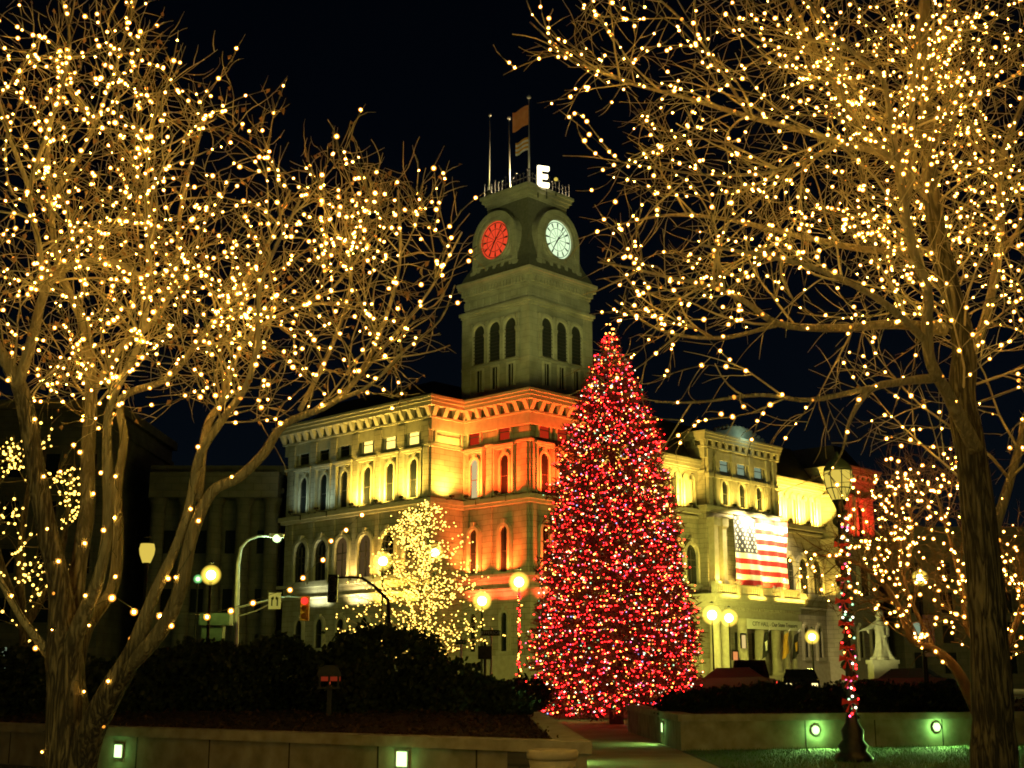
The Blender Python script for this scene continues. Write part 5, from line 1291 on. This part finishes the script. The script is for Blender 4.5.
# ------------------------------------------------------------------ background buildings
def bg_building(name, label, x0, x1, y, dep, h, mat, nwin, rows, lit=(), colonnade=False, rz=0):
    t = thing(name, label, 'building', ((x0 + x1) / 2, y, 0), rz)
    w = (x1 - x0) / 2
    MB().box(-w, w, 0, dep, 0, h).build('wall', M[mat], t)
    MB().box(-w - .4, w + .4, -.4, dep + .4, h, h + .8).box(-w - .2, w + .2, -.2, dep + .2, h - 1.6, h - 1.2).build('cornice', M[mat], t)
    first = None; first_lit = None
    for r in range(rows):
        for c in range(nwin):
            s = -w + 2 * w * (c + .5) / nwin; z = 2.2 + (h - 4) * r / rows
            f = MB().ring(rect(1.5, 2.3), rect(1.2, 2.0), 0, .15, 0, _fw)
            isl = (r, c) in lit
            if isl and first_lit is None or not isl and first is None:
                o = f.build('window', M[mat], t, (s, 0, z)); MB().prism(rect(1.19, 1.99), .01, .03, 0, _fw).build('pane', M['win_pale' if isl else 'glass'], o)
                if isl: first_lit = o
                else: first = o
            else: copy_part(first_lit if isl else first, t, (s, 0, z))
    if colonnade:
        c0 = None
        for k in range(nwin + 1):
            s = -w + .6 + (2 * w - 1.2) * k / nwin
            if c0 is None: c0 = MB().lathe([(.9, 0), (.9, .5), (.7, .7), (.6, h - 3), (.9, h - 2.2)], n=14).build('column', M[mat], t, (s, -1.0, 0))
            else: copy_part(c0, t, (s, -1.0, 0))
        MB().box(-w, w, -2, -.004, h - 2.2, h - .004).build('entablature', M[mat], t)
    return t
bg_building('columned_building', 'dim greenish columned building behind the traffic signal mast', -31, -20, 112, 20, 19, 'dark_stone', 4, 3, (), True)
bg_building('office_building', 'dark office block at the far left behind the trees', -62, -34, 108, 20, 24, 'dark_stone', 9, 5, ((0, 2), (0, 6), (1, 4)))
bg_building('brick_building', 'dark brick building behind the statue with a few lit windows', 38, 64, 128, 22, 15.5, 'dark_stone', 9, 4, ((1, 0),))
light('SPOT', (-24, 78, 6), 90, (.62, .95, .3), None, .4, target=(-25, 112, 7), spot=50, name='street_glow')
light('POINT', (40, 108, 6), 500, (.95, .85, .3), None, .3, name='street_glow')

# ------------------------------------------------------------------ grass
rr = random.Random(3); gm = MB()
for _ in range(21000):
    y = 23 + 11 * rr.random(); x = 3.95 + (10.5) * rr.random()
    if y > 30.9 + (x - 3.9) * .3125: continue
    a = rr.uniform(0, 6.28); hgt = rr.uniform(.04, .085); w = .006
    lx, ly = rr.gauss(0, .02), rr.gauss(0, .02)
    gm.add([(x - math.cos(a) * w, y - math.sin(a) * w, .012), (x + math.cos(a) * w, y + math.sin(a) * w, .012), (x + lx, y + ly, .012 + hgt)], [(0, 1, 2)])
go = gm.build('grass', M['grass']); tag(go, 'short green lawn lit by the wall lamps right of the path', 'grass', kind='stuff')

# warm/sodium spill on the near ground (park lamps behind the camera)
for (x, y, z, e) in ((-6.5, 8.5, 3.0, 330), (3.2, 7.0, 3.6, 480)):
    gpl = street_lamp((x, y, 0), z, 'park lamp on an iron post near the camera', .2, 'lamp_dim', e, (1, .78, .22), group='park lamps near the camera') if False else light('POINT', (x, y, z), e, (1, .78, .20), None, .3, name='park_lamp')

# ------------------------------------------------------------------ sky, moon, camera, view
w = bpy.data.worlds.new('World'); sc.world = w; w.use_nodes = True
nt = w.node_tree; bg = nt.nodes['Background']
sky = nt.nodes.new('ShaderNodeTexSky'); sky.sky_type = 'NISHITA'; sky.sun_disc = False
sky.sun_elevation = R(25); sky.sun_rotation = R(200); sky.air_density = 1.0; sky.dust_density = 0; sky.ozone_density = 6
nt.links.new(sky.outputs[0], bg.inputs['Color']); bg.inputs['Strength'].default_value = .0006
S = bpy.data.lights.new('moon', 'SUN'); S.energy = .003; S.angle = R(.5); S.color = (1, .95, .88)
so = bpy.data.objects.new('moon', S); COL.objects.link(so); so.rotation_euler = (R(65), 0, R(20))
cam = bpy.data.cameras.new('camera'); cam.lens = FPX * 36 / 1024; cam.sensor_width = 36; cam.clip_end = 5000; cam.clip_start = .1
co = bpy.data.objects.new('camera', cam); COL.objects.link(co); co.location = (0, 0, EYE); co.rotation_euler = (R(90) + TH, 0, 0)
sc.camera = co
sc.view_settings.view_transform = 'Standard'; sc.view_settings.look = 'None'; sc.view_settings.exposure = 0; sc.view_settings.gamma = 1
cy = sc.cycles
cy.use_denoising = True
try: cy.denoiser = 'OPENIMAGEDENOISE'
except Exception: pass
cy.max_bounces = 4; cy.diffuse_bounces = 2; cy.glossy_bounces = 2; cy.transmission_bounces = 2
cy.sample_clamp_indirect = 2.0; cy.use_light_tree = True
cy.pixel_filter_type = 'BLACKMAN_HARRIS'; cy.filter_width = 1.8
cy.caustics_reflective = False; cy.caustics_refractive = False
